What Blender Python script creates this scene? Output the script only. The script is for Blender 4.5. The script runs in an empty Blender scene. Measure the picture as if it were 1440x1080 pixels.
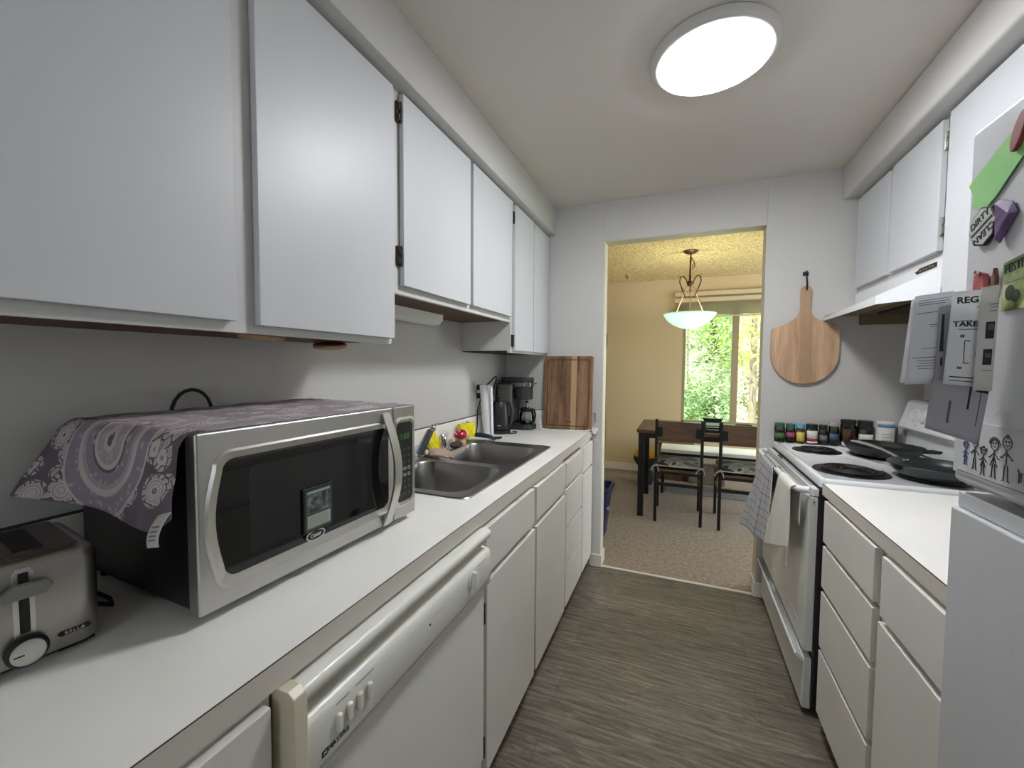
import bpy, bmesh, math, random
from mathutils import Vector, Matrix
random.seed(7)
sc = bpy.context.scene
COL = sc.collection
PI = math.pi
MATS = {}      # root or part -> world matrix
KL, KB, KW, KS, KE = 60.0, 2.0, 6.0, 16.0, 0.44     # lamp, pendant, sky, sun, exposure

# ------------------------------------------------------------------ mesh builder
class MB:
    def __init__(s):
        s.bm = bmesh.new(); s.uv = None
    def face(s, vs):
        try: return s.bm.faces.new(vs)
        except ValueError: return None
    def box(s, x0, x1, y0, y1, z0, z1):
        v = [s.bm.verts.new((x, y, z)) for x in (x0, x1) for y in (y0, y1) for z in (z0, z1)]
        for a in ((0,1,3,2),(4,6,7,5),(0,4,5,1),(2,3,7,6),(0,2,6,4),(1,5,7,3)): s.face([v[i] for i in a])
        return s
    def prism(s, pts, n, t):
        """polygon pts (3D) extruded along vector n*t"""
        n = Vector(n).normalized() * t
        a = [s.bm.verts.new(p) for p in pts]; b = [s.bm.verts.new(Vector(p) + n) for p in pts]
        s.face(a[::-1]); s.face(b)
        for i in range(len(a)): s.face([a[i], a[(i+1) % len(a)], b[(i+1) % len(a)], b[i]])
        return s
    def loft(s, rings, cap0=False, cap1=False, closed=True):
        R = [[s.bm.verts.new(p) for p in r] for r in rings]
        for a, b in zip(R, R[1:]):
            m = len(a)
            for i in range(m if closed else m-1): s.face([a[i], a[(i+1) % m], b[(i+1) % m], b[i]])
        if cap0: s.face(R[0][::-1])
        if cap1: s.face(R[-1])
        return s
    def lathe(s, prof, c=(0,0,0), n=32, axis='z'):
        """prof: (r, h) list. r==0 ends capped"""
        def P(r, h, t):
            a, b = r*math.cos(t), r*math.sin(t)
            if axis == 'z': return (c[0]+a, c[1]+b, c[2]+h)
            if axis == 'x': return (c[0]+h, c[1]+a, c[2]+b)
            return (c[0]+b, c[1]+h, c[2]+a)
        rings = [[P(max(r, 1e-5), h, 2*PI*k/n) for k in range(n)] for r, h in prof]
        return s.loft(rings, prof[0][0] > 1e-4 or True, prof[-1][0] > 1e-4 or True)
    def cyl(s, p0, p1, r0, r1=None, n=16):
        return s.tube([p0, p1], [r0, r0 if r1 is None else r1], n)
    def tube(s, pts, r, n=10, flat=None):
        pts = [Vector(p) for p in pts]
        if not isinstance(r, (list, tuple)): r = [r]*len(pts)
        up = Vector((0, 0, 1)); rings = []; prev = None
        for i, p in enumerate(pts):
            d = (pts[min(i+1, len(pts)-1)] - pts[max(i-1, 0)]).normalized()
            if prev is None:
                u = d.cross(up)
                if u.length < .05: u = d.cross(Vector((1, 0, 0)))
            else: u = prev - d*prev.dot(d)
            u.normalize(); prev = u; w = d.cross(u)
            fw = flat if flat else 1
            rings.append([p + (u*math.cos(2*PI*k/n) + w*fw*math.sin(2*PI*k/n))*r[i] for k in range(n)])
        return s.loft(rings, True, True)
    def sphere(s, c, r, sx=1, sy=1, sz=1, n=16):
        m = Matrix.Translation(c) @ Matrix.Diagonal((r*sx, r*sy, r*sz, 1))
        bmesh.ops.create_uvsphere(s.bm, u_segments=n, v_segments=max(6, n//2), radius=1, matrix=m)
        return s
    def grid(s, f, nu, nv):
        """f(u,v)->point, with uv layer"""
        L = s.bm.loops.layers.uv.verify()
        V = [[s.bm.verts.new(f(i/nu, j/nv)) for j in range(nv+1)] for i in range(nu+1)]
        for i in range(nu):
            for j in range(nv):
                fc = s.face([V[i][j], V[i+1][j], V[i+1][j+1], V[i][j+1]])
                if fc:
                    for l, (a, b) in zip(fc.loops, ((i, j), (i+1, j), (i+1, j+1), (i, j+1))): l[L].uv = (a/nu, b/nv)
        return s

def obj(name, mb, mat, parent=None, local=False, bev=0, smooth=True, segs=2, M=None, solid=0, subd=0, ang=35):
    me = bpy.data.meshes.new(name)
    if M is not None: bmesh.ops.transform(mb.bm, matrix=M, verts=mb.bm.verts)
    W = MATS.get(parent, Matrix.Identity(4)) if parent else Matrix.Identity(4)
    if parent and not local: bmesh.ops.transform(mb.bm, matrix=W.inverted(), verts=mb.bm.verts)
    bmesh.ops.recalc_face_normals(mb.bm, faces=mb.bm.faces)
    mb.bm.to_mesh(me); mb.bm.free()
    if smooth:
        me.shade_smooth(); me.set_sharp_from_angle(angle=math.radians(ang))
    o = bpy.data.objects.new(name, me); COL.objects.link(o)
    if mat: me.materials.append(mat)
    if parent: o.parent = parent; MATS[o] = W
    if solid:
        m = o.modifiers.new('s', 'SOLIDIFY'); m.thickness = solid; m.offset = 0
    if subd:
        m = o.modifiers.new('d', 'SUBSURF'); m.levels = subd; m.render_levels = subd
    if bev:
        m = o.modifiers.new('b', 'BEVEL'); m.width = bev; m.segments = segs; m.limit_method = 'ANGLE'; m.angle_limit = math.radians(40); m.harden_normals = True
    return o
def tag(o, label=None, cat=None, group=None, kind=None):
    if label: o['label'] = label
    if cat: o['category'] = cat
    if group: o['group'] = group
    if kind: o['kind'] = kind
    return o
def thing(name, label, cat, loc=(0, 0, 0), rz=0, group=None):
    o = bpy.data.objects.new(name, None); COL.objects.link(o); o.empty_display_size = .05
    o.location = loc; o.rotation_euler = (0, 0, rz)
    MATS[o] = Matrix.Translation(loc) @ Matrix.Rotation(rz, 4, 'Z')
    return tag(o, label, cat, group)
def single(name, mb, mat, label, cat, loc, group=None, **k):
    """a thing that is one mesh, origin at its base"""
    me_M = Matrix.Translation(Vector(loc)).inverted()
    o = obj(name, mb, mat, None, M=me_M, **k); o.location = loc
    return tag(o, label, cat, group)
def struct(name, mb, mat, parent=None, **k):
    o = obj(name, mb, mat, parent, **k)
    if not parent: o['kind'] = 'structure'
    return o
def box(*a): return MB().box(*a)
def text(name, s, mat, parent, pos, right, up, size, align='CENTER', local=False, thick=.0004, sx=1.0, spacing=1.0, bold=0):
    cu = bpy.data.curves.new('t', 'FONT'); cu.body = s; cu.size = size; cu.align_x = align; cu.align_y = 'CENTER'; cu.extrude = thick; cu.space_character = spacing; cu.offset = bold*size
    to = bpy.data.objects.new('t', cu); COL.objects.link(to)
    me = bpy.data.meshes.new_from_object(to.evaluated_get(bpy.context.evaluated_depsgraph_get()))
    bpy.data.objects.remove(to); bpy.data.curves.remove(cu)
    bm = bmesh.new(); bm.from_mesh(me); bpy.data.meshes.remove(me)
    r = Vector(right).normalized(); u = Vector(up).normalized(); n = r.cross(u)
    M = Matrix(((r.x*sx, u.x, n.x, pos[0]), (r.y*sx, u.y, n.y, pos[1]), (r.z*sx, u.z, n.z, pos[2]), (0, 0, 0, 1)))
    mb = MB(); mb.bm.free(); mb.bm = bm
    return obj(name, mb, mat, parent, local=local, M=M, smooth=False)

# ------------------------------------------------------------------ materials
def s2l(c): return tuple((v/255/12.92 if v/255 <= .04045 else ((v/255+.055)/1.055)**2.4) for v in c) + (1,)
def newmat(name):
    m = bpy.data.materials.new(name); m.use_nodes = True
    return m, m.node_tree, m.node_tree.nodes['Principled BSDF']
def nd(t, typ, **k):
    n = t.nodes.new(typ)
    for a, v in k.items():
        if a.startswith('i_'):
            key = a[2:]; key = int(key) if key.isdigit() else key.replace('_', ' ')
            n.inputs[key].default_value = v
        else: setattr(n, a, v)
    return n
def coords(t, scale=(1, 1, 1), rot=(0, 0, 0), kind='Object', loc=(0, 0, 0)):
    tc = nd(t, 'ShaderNodeTexCoord'); mp = nd(t, 'ShaderNodeMapping')
    mp.inputs['Scale'].default_value = scale; mp.inputs['Rotation'].default_value = rot; mp.inputs['Location'].default_value = loc
    t.links.new(tc.outputs[kind], mp.inputs[0]); return mp.outputs[0]
def ramp(t, src, stops, interp='LINEAR'):
    r = nd(t, 'ShaderNodeValToRGB'); r.color_ramp.interpolation = interp
    e = r.color_ramp.elements
    while len(e) < len(stops): e.new(.5)
    for q, (p, c) in zip(e, stops): q.position = p; q.color = c
    t.links.new(src, r.inputs[0]); return r.outputs[0]
def mth(t, op, a, b=None, c=None):
    n = nd(t, 'ShaderNodeMath', operation=op)
    for i, x in enumerate((a, b, c)):
        if x is None: continue
        if isinstance(x, (int, float)): n.inputs[i].default_value = x
        else: t.links.new(x, n.inputs[i])
    return n.outputs[0]
def mix(t, fac, a, b):
    n = nd(t, 'ShaderNodeMix', data_type='RGBA')
    for i, x in ((0, fac), (6, a), (7, b)):
        if isinstance(x, (int, float)): n.inputs[i].default_value = x
        elif isinstance(x, tuple): n.inputs[i].default_value = x
        else: t.links.new(x, n.inputs[i])
    return n.outputs[2]
def bump(t, b, src, strength=.2, dist=.002):
    n = nd(t, 'ShaderNodeBump'); n.inputs['Strength'].default_value = strength; n.inputs['Distance'].default_value = dist
    t.links.new(src, n.inputs['Height']); t.links.new(n.outputs[0], b.inputs['Normal'])
def plain(name, col, rough=.5, metal=0, var=None, bmp=None, scale=(1, 1, 1), spec=None, coat=0, trans=0, ior=None, emis=None, estr=0, sheen=0):
    m, t, b = newmat(name); c = s2l(col)
    b.inputs['Base Color'].default_value = c; b.inputs['Roughness'].default_value = rough; b.inputs['Metallic'].default_value = metal
    if spec is not None: b.inputs['Specular IOR Level'].default_value = spec
    if coat: b.inputs['Coat Weight'].default_value = coat; b.inputs['Coat Roughness'].default_value = .08
    if trans: b.inputs['Transmission Weight'].default_value = trans
    if ior: b.inputs['IOR'].default_value = ior
    if sheen: b.inputs['Sheen Weight'].default_value = sheen
    if emis: b.inputs['Emission Color'].default_value = s2l(emis); b.inputs['Emission Strength'].default_value = estr
    if var:
        n = nd(t, 'ShaderNodeTexNoise'); n.inputs['Scale'].default_value = var[0]; n.inputs['Detail'].default_value = 4
        t.links.new(coords(t, scale), n.inputs['Vector'])
        lo = tuple(max(0, v*(1-var[1])) for v in c[:3]) + (1,); hi = tuple(min(1, v*(1+var[1])) for v in c[:3]) + (1,)
        t.links.new(ramp(t, n.outputs['Fac'], [(.3, lo), (.7, hi)]), b.inputs['Base Color'])
    if bmp:
        n = nd(t, 'ShaderNodeTexNoise'); n.inputs['Scale'].default_value = bmp[0]; n.inputs['Detail'].default_value = 3
        t.links.new(coords(t, scale), n.inputs['Vector']); bump(t, b, n.outputs['Fac'], bmp[1], bmp[2] if len(bmp) > 2 else .002)
    return m
def wood(name, c1, c2, scale=(1, 1, 1), rough=.5, fine=40, stripe=None):
    """grain runs along the axis with the smallest scale"""
    m, t, b = newmat(name); b.inputs['Roughness'].default_value = rough
    v = coords(t, scale)
    n = nd(t, 'ShaderNodeTexNoise'); n.inputs['Scale'].default_value = 6; n.inputs['Detail'].default_value = 6; n.inputs['Distortion'].default_value = .6
    t.links.new(v, n.inputs['Vector'])
    n2 = nd(t, 'ShaderNodeTexNoise'); n2.inputs['Scale'].default_value = fine; n2.inputs['Detail'].default_value = 4
    t.links.new(v, n2.inputs['Vector'])
    f = mth(t, 'ADD', mth(t, 'MULTIPLY', n.outputs['Fac'], .7), mth(t, 'MULTIPLY', n2.outputs['Fac'], .3))
    col = ramp(t, f, [(.36, s2l(c1)), (.64, s2l(c2))])
    if stripe:   # list of (pos0,pos1,color,axis index)
        sp = nd(t, 'ShaderNodeSeparateXYZ'); tc = nd(t, 'ShaderNodeTexCoord'); t.links.new(tc.outputs['Object'], sp.inputs[0])
        for p0, p1, c, ax in stripe:
            k = mth(t, 'MULTIPLY', mth(t, 'GREATER_THAN', sp.outputs[ax], p0), mth(t, 'LESS_THAN', sp.outputs[ax], p1))
            g = mix(t, mth(t, 'MULTIPLY', n2.outputs['Fac'], .6), s2l(c), tuple(x*.72 for x in s2l(c)[:3])+(1,))
            col = mix(t, mth(t, 'MULTIPLY', k, .85), col, g)
    t.links.new(col, b.inputs['Base Color']); bump(t, b, f, .15, .001)
    return m

CAB = plain('painted_cabinet_white', (200, 202, 206), .41, var=(3, .03), bmp=(60, .25, .0006), scale=(1, 1, .12))
CABD = plain('painted_frame_white', (200, 200, 198), .45, bmp=(50, .2, .0006))
BASE = plain('painted_base_cream', (216, 213, 206), .42, var=(4, .03), bmp=(50, .15, .0006))
WALL = plain('wall_paint', (196, 194, 191), .75, var=(1.5, .02), bmp=(90, .25, .0015))
CEIL = plain('ceiling_paint', (214, 208, 200), .8, var=(1.2, .03), bmp=(60, .3, .0015))
DWALL = plain('dining_wall_paint', (206, 186, 150), .75, bmp=(80, .3, .0015))
TRIM = plain('trim_white', (222, 218, 208), .4)
COUNTER = plain('laminate_white', (240, 238, 233), .36, var=(5, .03))
SEAM = plain('laminate_dark_seam', (62, 52, 46), .6)
EDGE = plain('laminate_edge', (206, 200, 190), .4)
BROWN = plain('raw_brown_board', (92, 62, 46), .7, var=(20, .2), scale=(1, .1, 1))
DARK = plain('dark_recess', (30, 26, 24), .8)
BLACK = plain('black_plastic', (20, 20, 21), .4)
BLKM = plain('black_steel', (22, 22, 23), .45, metal=.3)
BLKGL = plain('black_glass', (14, 15, 17), .06, spec=.5)
BLKGL2 = plain('dark_window_mesh', (30, 31, 33), .12)
CHROME = plain('chrome', (215, 218, 222), .12, metal=1)
HINGE = plain('hinge_dark_metal', (70, 62, 56), .4, metal=.8)
HINGEL = plain('hinge_bright_metal', (160, 158, 150), .4, metal=.9)
STEEL = None
def steel(name, col, rough, scale):
    m, t, b = newmat(name); b.inputs['Metallic'].default_value = 1; b.inputs['Base Color'].default_value = s2l(col)
    n = nd(t, 'ShaderNodeTexNoise'); n.inputs['Scale'].default_value = 40; n.inputs['Detail'].default_value = 3
    t.links.new(coords(t, scale), n.inputs['Vector'])
    n2 = nd(t, 'ShaderNodeTexNoise'); n2.inputs['Scale'].default_value = 5; t.links.new(coords(t), n2.inputs['Vector'])
    t.links.new(mth(t, 'ADD', mth(t, 'MULTIPLY', n.outputs['Fac'], .18), mth(t, 'MULTIPLY_ADD', n2.outputs['Fac'], .15, rough-.16)), b.inputs['Roughness'])
    bump(t, b, n.outputs['Fac'], .12, .0006); return m
STEEL = steel('brushed_steel', (192, 191, 189), .36, (.4, 6, 14))
STEELT = steel('worn_steel', (168, 165, 158), .36, (.5, 5, 10))
SINKM = steel('sink_steel', (158, 157, 155), .33, (1, 1, 1))
SATIN = plain('satin_silver', (205, 204, 198), .3, metal=.85)
ENAM = plain('white_enamel', (224, 226, 228), .22, coat=.2)
ENAMD = plain('stove_door_enamel', (206, 206, 202), .3, var=(6, .04))
DWM = plain('dishwasher_white', (222, 222, 214), .3)
DWC = plain('dishwasher_cream', (205, 198, 176), .35)
FRID = plain('fridge_enamel', (196, 197, 201), .38, bmp=(220, .35, .0008))
INK = plain('black_ink', (28, 28, 30), .7)
GREY = plain('grey_plastic', (110, 108, 104), .5)
WHITE = plain('white_plastic', (228, 228, 226), .4)
IRON = plain('burner_coil_metal', (42, 36, 36), .5, metal=.4)
PANM = plain('drip_pan_black', (18, 17, 18), .35)
def glassmat(name, col, rough=.02, thin=True):
    m = bpy.data.materials.new(name); m.use_nodes = True; t = m.node_tree; t.nodes.clear()
    o = nd(t, 'ShaderNodeOutputMaterial'); tr = nd(t, 'ShaderNodeBsdfTransparent'); gl = nd(t, 'ShaderNodeBsdfGlossy'); mx = nd(t, 'ShaderNodeMixShader')
    tr.inputs[0].default_value = s2l(col); gl.inputs['Roughness'].default_value = rough; fr = nd(t, 'ShaderNodeFresnel'); fr.inputs[0].default_value = 1.45
    t.links.new(fr.outputs[0], mx.inputs[0]); t.links.new(tr.outputs[0], mx.inputs[1]); t.links.new(gl.outputs[0], mx.inputs[2]); t.links.new(mx.outputs[0], o.inputs[0]); return m
def papermat(name, col):
    m = bpy.data.materials.new(name); m.use_nodes = True; t = m.node_tree; t.nodes.clear()
    o = nd(t, 'ShaderNodeOutputMaterial'); a = nd(t, 'ShaderNodeBsdfDiffuse'); b = nd(t, 'ShaderNodeBsdfTranslucent'); mx = nd(t, 'ShaderNodeMixShader'); mx.inputs[0].default_value = .35
    for q in (a, b): q.inputs[0].default_value = s2l(col)
    t.links.new(a.outputs[0], mx.inputs[1]); t.links.new(b.outputs[0], mx.inputs[2]); t.links.new(mx.outputs[0], o.inputs[0]); return m
PAPER = papermat('white_paper', (232, 232, 236))
PAPERG = papermat('grey_paper', (180, 180, 186))
GLASS = glassmat('clear_glass', (240, 246, 243))
SMOKE = glassmat('smoky_tank_plastic', (110, 112, 114))
JARGL = glassmat('jar_glass', (214, 218, 212))

def floor_mat():
    m, t, b = newmat('vinyl_plank'); b.inputs['Roughness'].default_value = .42
    br = nd(t, 'ShaderNodeTexBrick'); br.offset = .37; br.inputs['Scale'].default_value = 1
    br.inputs['Brick Width'].default_value = 1.22; br.inputs['Row Height'].default_value = .18; br.inputs['Mortar Size'].default_value = .0008
    br.inputs['Color1'].default_value = (.3, .3, .3, 1); br.inputs['Color2'].default_value = (.75, .75, .75, 1); br.inputs['Mortar'].default_value = (0, 0, 0, 1)
    t.links.new(coords(t, loc=(.45, .03, 0)), br.inputs['Vector'])
    n = nd(t, 'ShaderNodeTexNoise'); n.inputs['Scale'].default_value = 5; n.inputs['Detail'].default_value = 8; n.inputs['Roughness'].default_value = .62; n.inputs['Distortion'].default_value = 2.4
    t.links.new(coords(t, (.7, 4.6, 1)), n.inputs['Vector'])
    n2 = nd(t, 'ShaderNodeTexNoise'); n2.inputs['Scale'].default_value = 26; n2.inputs['Detail'].default_value = 6; n2.inputs['Roughness'].default_value = .7
    t.links.new(coords(t, (1.1, 14, 1)), n2.inputs['Vector'])
    wv = nd(t, 'ShaderNodeTexWave', wave_type='BANDS', bands_direction='Y', wave_profile='SAW'); wv.inputs['Scale'].default_value = 7; wv.inputs['Distortion'].default_value = 9; wv.inputs['Detail'].default_value = 3; wv.inputs['Detail Scale'].default_value = .8
    t.links.new(coords(t, (.35, 1.7, 1)), wv.inputs['Vector'])
    f = mth(t, 'ADD', mth(t, 'MULTIPLY', n.outputs['Fac'], .55), mth(t, 'MULTIPLY_ADD', n2.outputs['Fac'], .35, mth(t, 'MULTIPLY', wv.outputs['Fac'], .10)))
    f = mth(t, 'ADD', f, mth(t, 'MULTIPLY_ADD', br.outputs['Color'], .13, -.065))
    col = ramp(t, f, [(.34, s2l((66, 60, 53))), (.5, s2l((106, 98, 87))), (.68, s2l((150, 141, 128)))])
    t.links.new(mix(t, br.outputs['Fac'], col, s2l((58, 51, 45))), b.inputs['Base Color']); bump(t, b, f, .15, .001)
    return m
def carpet_mat():
    m, t, b = newmat('carpet'); b.inputs['Roughness'].default_value = .95; b.inputs['Sheen Weight'].default_value = .3
    n = nd(t, 'ShaderNodeTexNoise'); n.inputs['Scale'].default_value = 160; n.inputs['Detail'].default_value = 3; t.links.new(coords(t), n.inputs['Vector'])
    n2 = nd(t, 'ShaderNodeTexNoise'); n2.inputs['Scale'].default_value = 38; n2.inputs['Detail'].default_value = 5; n2.inputs['Roughness'].default_value = .7; t.links.new(coords(t), n2.inputs['Vector'])
    f = mth(t, 'ADD', mth(t, 'MULTIPLY', n.outputs['Fac'], .4), mth(t, 'MULTIPLY', n2.outputs['Fac'], .6))
    t.links.new(ramp(t, f, [(.38, s2l((84, 70, 54))), (.62, s2l((158, 136, 110)))]), b.inputs['Base Color']); bump(t, b, n.outputs['Fac'], .9, .006); return m
def popcorn_mat():
    m, t, b = newmat('popcorn_ceiling'); b.inputs['Roughness'].default_value = .95
    n = nd(t, 'ShaderNodeTexNoise'); n.inputs['Scale'].default_value = 70; n.inputs['Detail'].default_value = 2; t.links.new(coords(t), n.inputs['Vector'])
    t.links.new(ramp(t, n.outputs['Fac'], [(.38, s2l((188, 160, 104))), (.6, s2l((232, 212, 160)))]), b.inputs['Base Color']); bump(t, b, n.outputs['Fac'], 1, .012); return m
VINYL, CARPET, POP = floor_mat(), carpet_mat(), popcorn_mat()

# ------------------------------------------------------------------ camera
H = 1.365; yaw, pit, rol = map(math.radians, (22.124, 2.635, .363))
F = Vector((-math.sin(yaw)*math.cos(pit), math.cos(yaw)*math.cos(pit), -math.sin(pit)))
R = Vector((math.cos(yaw), math.sin(yaw), 0)); U = R.cross(F)
R2 = R*math.cos(rol) + U*math.sin(rol); U2 = -R*math.sin(rol) + U*math.cos(rol)
cd = bpy.data.cameras.new('camera'); cam = bpy.data.objects.new('camera', cd); COL.objects.link(cam); sc.camera = cam
cd.sensor_width = 36; cd.lens = 581.2/1440*36; cd.clip_start = .02; cd.clip_end = 200
cam.matrix_world = Matrix(((R2.x, U2.x, -F.x, 0), (R2.y, U2.y, -F.y, 0), (R2.z, U2.z, -F.z, H), (0, 0, 0, 1)))

# ------------------------------------------------------------------ setting
XL, XR, YF, ZC, YB = -1.175, 1.165, 2.77, 2.435, -1.7
YD, YW = 2.88, 5.54
DL, DR, DZ = -.476, .443, 2.177
struct('floor', box(XL-.1, XR+.1, YB-.1, 2.785, -.05, 0), VINYL, smooth=False)
struct('floor.001', box(-2.3, 2.3, 2.79, YW, -.05, .0), CARPET, smooth=False)
struct('ceiling', box(XL-.1, XR+.1, YB-.1, 2.82, ZC, ZC+.1), CEIL, smooth=False)
struct('ceiling.001', box(-2.4, 2.4, 2.825, YW+.15, ZC, ZC+.1), POP, smooth=False)
struct('wall_left', box(XL-.1, XL, YB-.1, YF, 0, ZC), WALL, smooth=False)
struct('wall_right', box(XR, XR+.1, YB-.1, YF, 0, ZC), WALL, smooth=False)
struct('wall_back', MB().box(XL, -.45, YB-.1, YB, 0, ZC).box(.45, XR, YB-.1, YB, 0, ZC).box(-.45, .45, YB-.1, YB, 0, 1.25).box(-.45, .45, YB-.1, YB, 1.70, ZC), WALL, smooth=False)  # unseen opening added in the back wall so sky light fills the near end
m = MB().box(-2.3, DL, YF, YD, 0, ZC).box(DR, 2.3, YF, YD, 0, ZC).box(DL, DR, YF, YD, DZ, ZC)
struct('wall_far', m, WALL, bev=.002)
struct('wall_dining_left', box(-2.4, -2.3, YF, YW, 0, ZC), DWALL, smooth=False)
struct('wall_dining_right', MB().box(2.3, 2.4, YD, 3.2, 0, ZC).box(2.3, 2.4, 5.2, YW, 0, ZC).box(2.3, 2.4, 3.2, 5.2, 0, .5).box(2.3, 2.4, 3.2, 5.2, 2.15, ZC), DWALL, smooth=False)  # unseen window hole added on this side for extra daylight in the dining room
WX0, WX1, WZ0, WZ1 = .02, 1.28, .66, 2.12
m = MB().box(-2.4, WX0, YW, YW+.12, -.05, ZC).box(WX1, 2.4, YW, YW+.12, -.05, ZC).box(WX0, WX1, YW, YW+.12, -.05, WZ0).box(WX0, WX1, YW, YW+.12, WZ1, ZC)
struct('wall_dining_far', m, DWALL, smooth=False)
# soffits above the wall cabinets
struct('trim_1', box(XL, -.811, YB, YF, 2.25, ZC), WALL, bev=.004)
struct('trim_2', box(.785, XR, YB, YF, 2.264, ZC), WALL, bev=.012, segs=4)
# metal threshold strip
struct('trim_3', MB().prism([(DL, 2.775, .001), (DR, 2.775, .001), (DR, 2.782, .005), (DL, 2.782, .005)], (0, 0, 1), .001).box(DL, DR, 2.774, 2.797, .0005, .005), plain('threshold_silver', (222, 216, 205), .35, metal=.3), bev=.001)
# baseboards
def base(name, x0, x1, y0, y1, h=.085, mt=TRIM): struct(name, box(x0, x1, y0, y1, 0.0005, h), mt, bev=.004)
base('baseboard_jamb_left', DL-.07, DL+.012, YF-.012, YD+.012)
base('baseboard_jamb_right', DR-.012, DR+.06, YF-.012, YD+.012)
base('baseboard_dining_far', -2.28, 2.28, YW-.014, YW, .095)
# white corner bead strips in the opening, warm lit inside faces
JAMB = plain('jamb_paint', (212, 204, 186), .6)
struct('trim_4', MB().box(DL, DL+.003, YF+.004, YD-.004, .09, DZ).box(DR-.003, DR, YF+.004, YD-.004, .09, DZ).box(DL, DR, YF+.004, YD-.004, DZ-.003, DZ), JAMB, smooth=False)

# window of the dining room
FRM = plain('window_frame_tan', (150, 132, 104), .5)
fr = struct('window_1', MB().box(WX0, WX0+.035, YW+.02, YW+.09, WZ0, WZ1).box(WX1-.035, WX1, YW+.02, YW+.09, WZ0, WZ1).box(WX0, WX1, YW+.02, YW+.09, WZ0, WZ0+.035).box(WX0, WX1, YW+.02, YW+.09, WZ1-.035, WZ1).box(.565, .635, YW+.015, YW+.09, WZ0, WZ1), FRM, bev=.003)
obj('window_pane', box(WX0+.035, .565, YW+.045, YW+.049, WZ0+.035, WZ1-.035), glassmat('screened_glass', (205, 222, 210), .1), fr, smooth=False)
obj('window_pane', box(.635, WX1-.035, YW+.06, YW+.064, WZ0+.035, WZ1-.035), GLASS, fr, smooth=False)
struct('trim_5', box(WX0-.0, WX1, YW-.02, YW+.02, WZ0-.018, WZ0), plain('sill_white', (235, 232, 222), .4), bev=.003)

# raised blind
BL = plain('blind_vinyl', (196, 182, 150), .5)
t = thing('window_blind', 'raised tan horizontal slat blind stacked at the top of dining window', 'blind', (.62, 5.49, 1.95))
obj('head_rail', box(-.08, 1.36, 5.475, 5.53, 2.21, 2.262), BL, t, bev=.004)
obj('valance_strip', box(-.08, 1.36, 5.465, 5.474, 2.135, 2.185), BL, t, bev=.002)
for k in range(16):
    z = 2.120 - k*.0092
    obj('slat', MB().prism([(-.06, 5.478, z), (-.06, 5.503, z+.004), (-.06, 5.527, z)], (1, 0, 0), 1.40).box(-.06, 1.34, 5.479, 5.526, z-.0025, z), BL, t, smooth=False)
obj('bottom_rail', box(-.06, 1.34, 5.478, 5.527, 1.955, 1.970), BL, t, bev=.003)
obj('tilt_wand', MB().cyl((.075, 5.47, 2.2), (.088, 5.47, 1.14), .004, n=8), plain('wand_brown', (120, 100, 76), .4), t)

# ------------------------------------------------------------------ cabinets
def hinge(parent, x, y, z, s, mt, h=.065, w=.018):
    m = MB().box(min(x, x+s*.006), max(x, x+s*.006), y-w, y, z-h/2, z+h/2)
    m.cyl((x+s*.009, y-.003, z-h/2), (x+s*.009, y-.003, z+h/2), .0045, n=10)
    m.box(min(x, x+s*.011), max(x, x+s*.011), y-w*.8, y-w*.3, z-h*.42, z-h*.1).box(min(x, x+s*.011), max(x, x+s*.011), y-w*.8, y-w*.3, z+h*.1, z+h*.42)
    obj('hinge', m, mt, parent, bev=.001)
def front(kind, t, s, xf, y0, y1, z0, z1, mt, th=.018, hinges=(), hm=HINGE, extra=None):
    a, b = xf + s*.0015, xf + s*(.0015+th)
    d = obj(kind, box(min(a, b), max(a, b), y0, y1, z0, z1), mt, t, bev=.0018)
    for hy, hz in hinges: hinge(d, xf+s*.0012, hy, hz, s, hm)
    return d
# --- left wall cabinets (frame plane x=-.87, door faces x=-.85)
def upper(label, y0, y1, z0, doors, bottom_mat=BROWN, ztop=2.248, group=None):
    t = thing('wall_cabinet', label, 'cabinet', (XL+.15, (y0+y1)/2, z0), 0, group)
    obj('cabinet_body', box(XL+.002, -.888, y0, y1, z0+.012, ztop), CABD, t, bev=.001)
    # face frame: rails and stiles
    m = MB().box(-.888, -.87, y0, y1, z0, z0+.03).box(-.888, -.87, y0, y1, ztop-.03, ztop)
    m.box(-.8878, -.8702, y0, y1, z0+.03, ztop-.03)
    obj('face_frame', m, CABD, t, smooth=False)
    obj('bottom_panel', box(XL+.002, -.889, y0+.015, y1-.015, z0+.006, z0+.0115), bottom_mat, t, smooth=False)
    for a, b, c, d, hs in doors: front('door', t, 1, -.87, a, b, c, d, CAB, hinges=hs)
    return t
upper('long double white wall cabinet above the microwave, hanging lower than its neighbour', -.62, 1.10, 1.43,
      [(-.60, .10, 1.455, 2.235, ()), (.115, .582, 1.452, 2.235, ()), (.633, 1.093, 1.448, 2.235, ())])
upper('short double white wall cabinet above the sink with exposed brown underside', 1.105, 2.105, 1.598,
      [(1.142, 1.610, 1.625, 2.24, ((1.142, 1.72), (1.142, 2.18))), (1.635, 2.090, 1.626, 2.24, ())])
upper('double white wall cabinet in the corner above the coffee maker', 2.108, 2.764, 1.432,
      [(2.135, 2.435, 1.446, 2.24, ((2.135, 1.50), (2.135, 2.17))), (2.452, 2.757, 1.446, 2.24, ())], bottom_mat=DARK)
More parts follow.
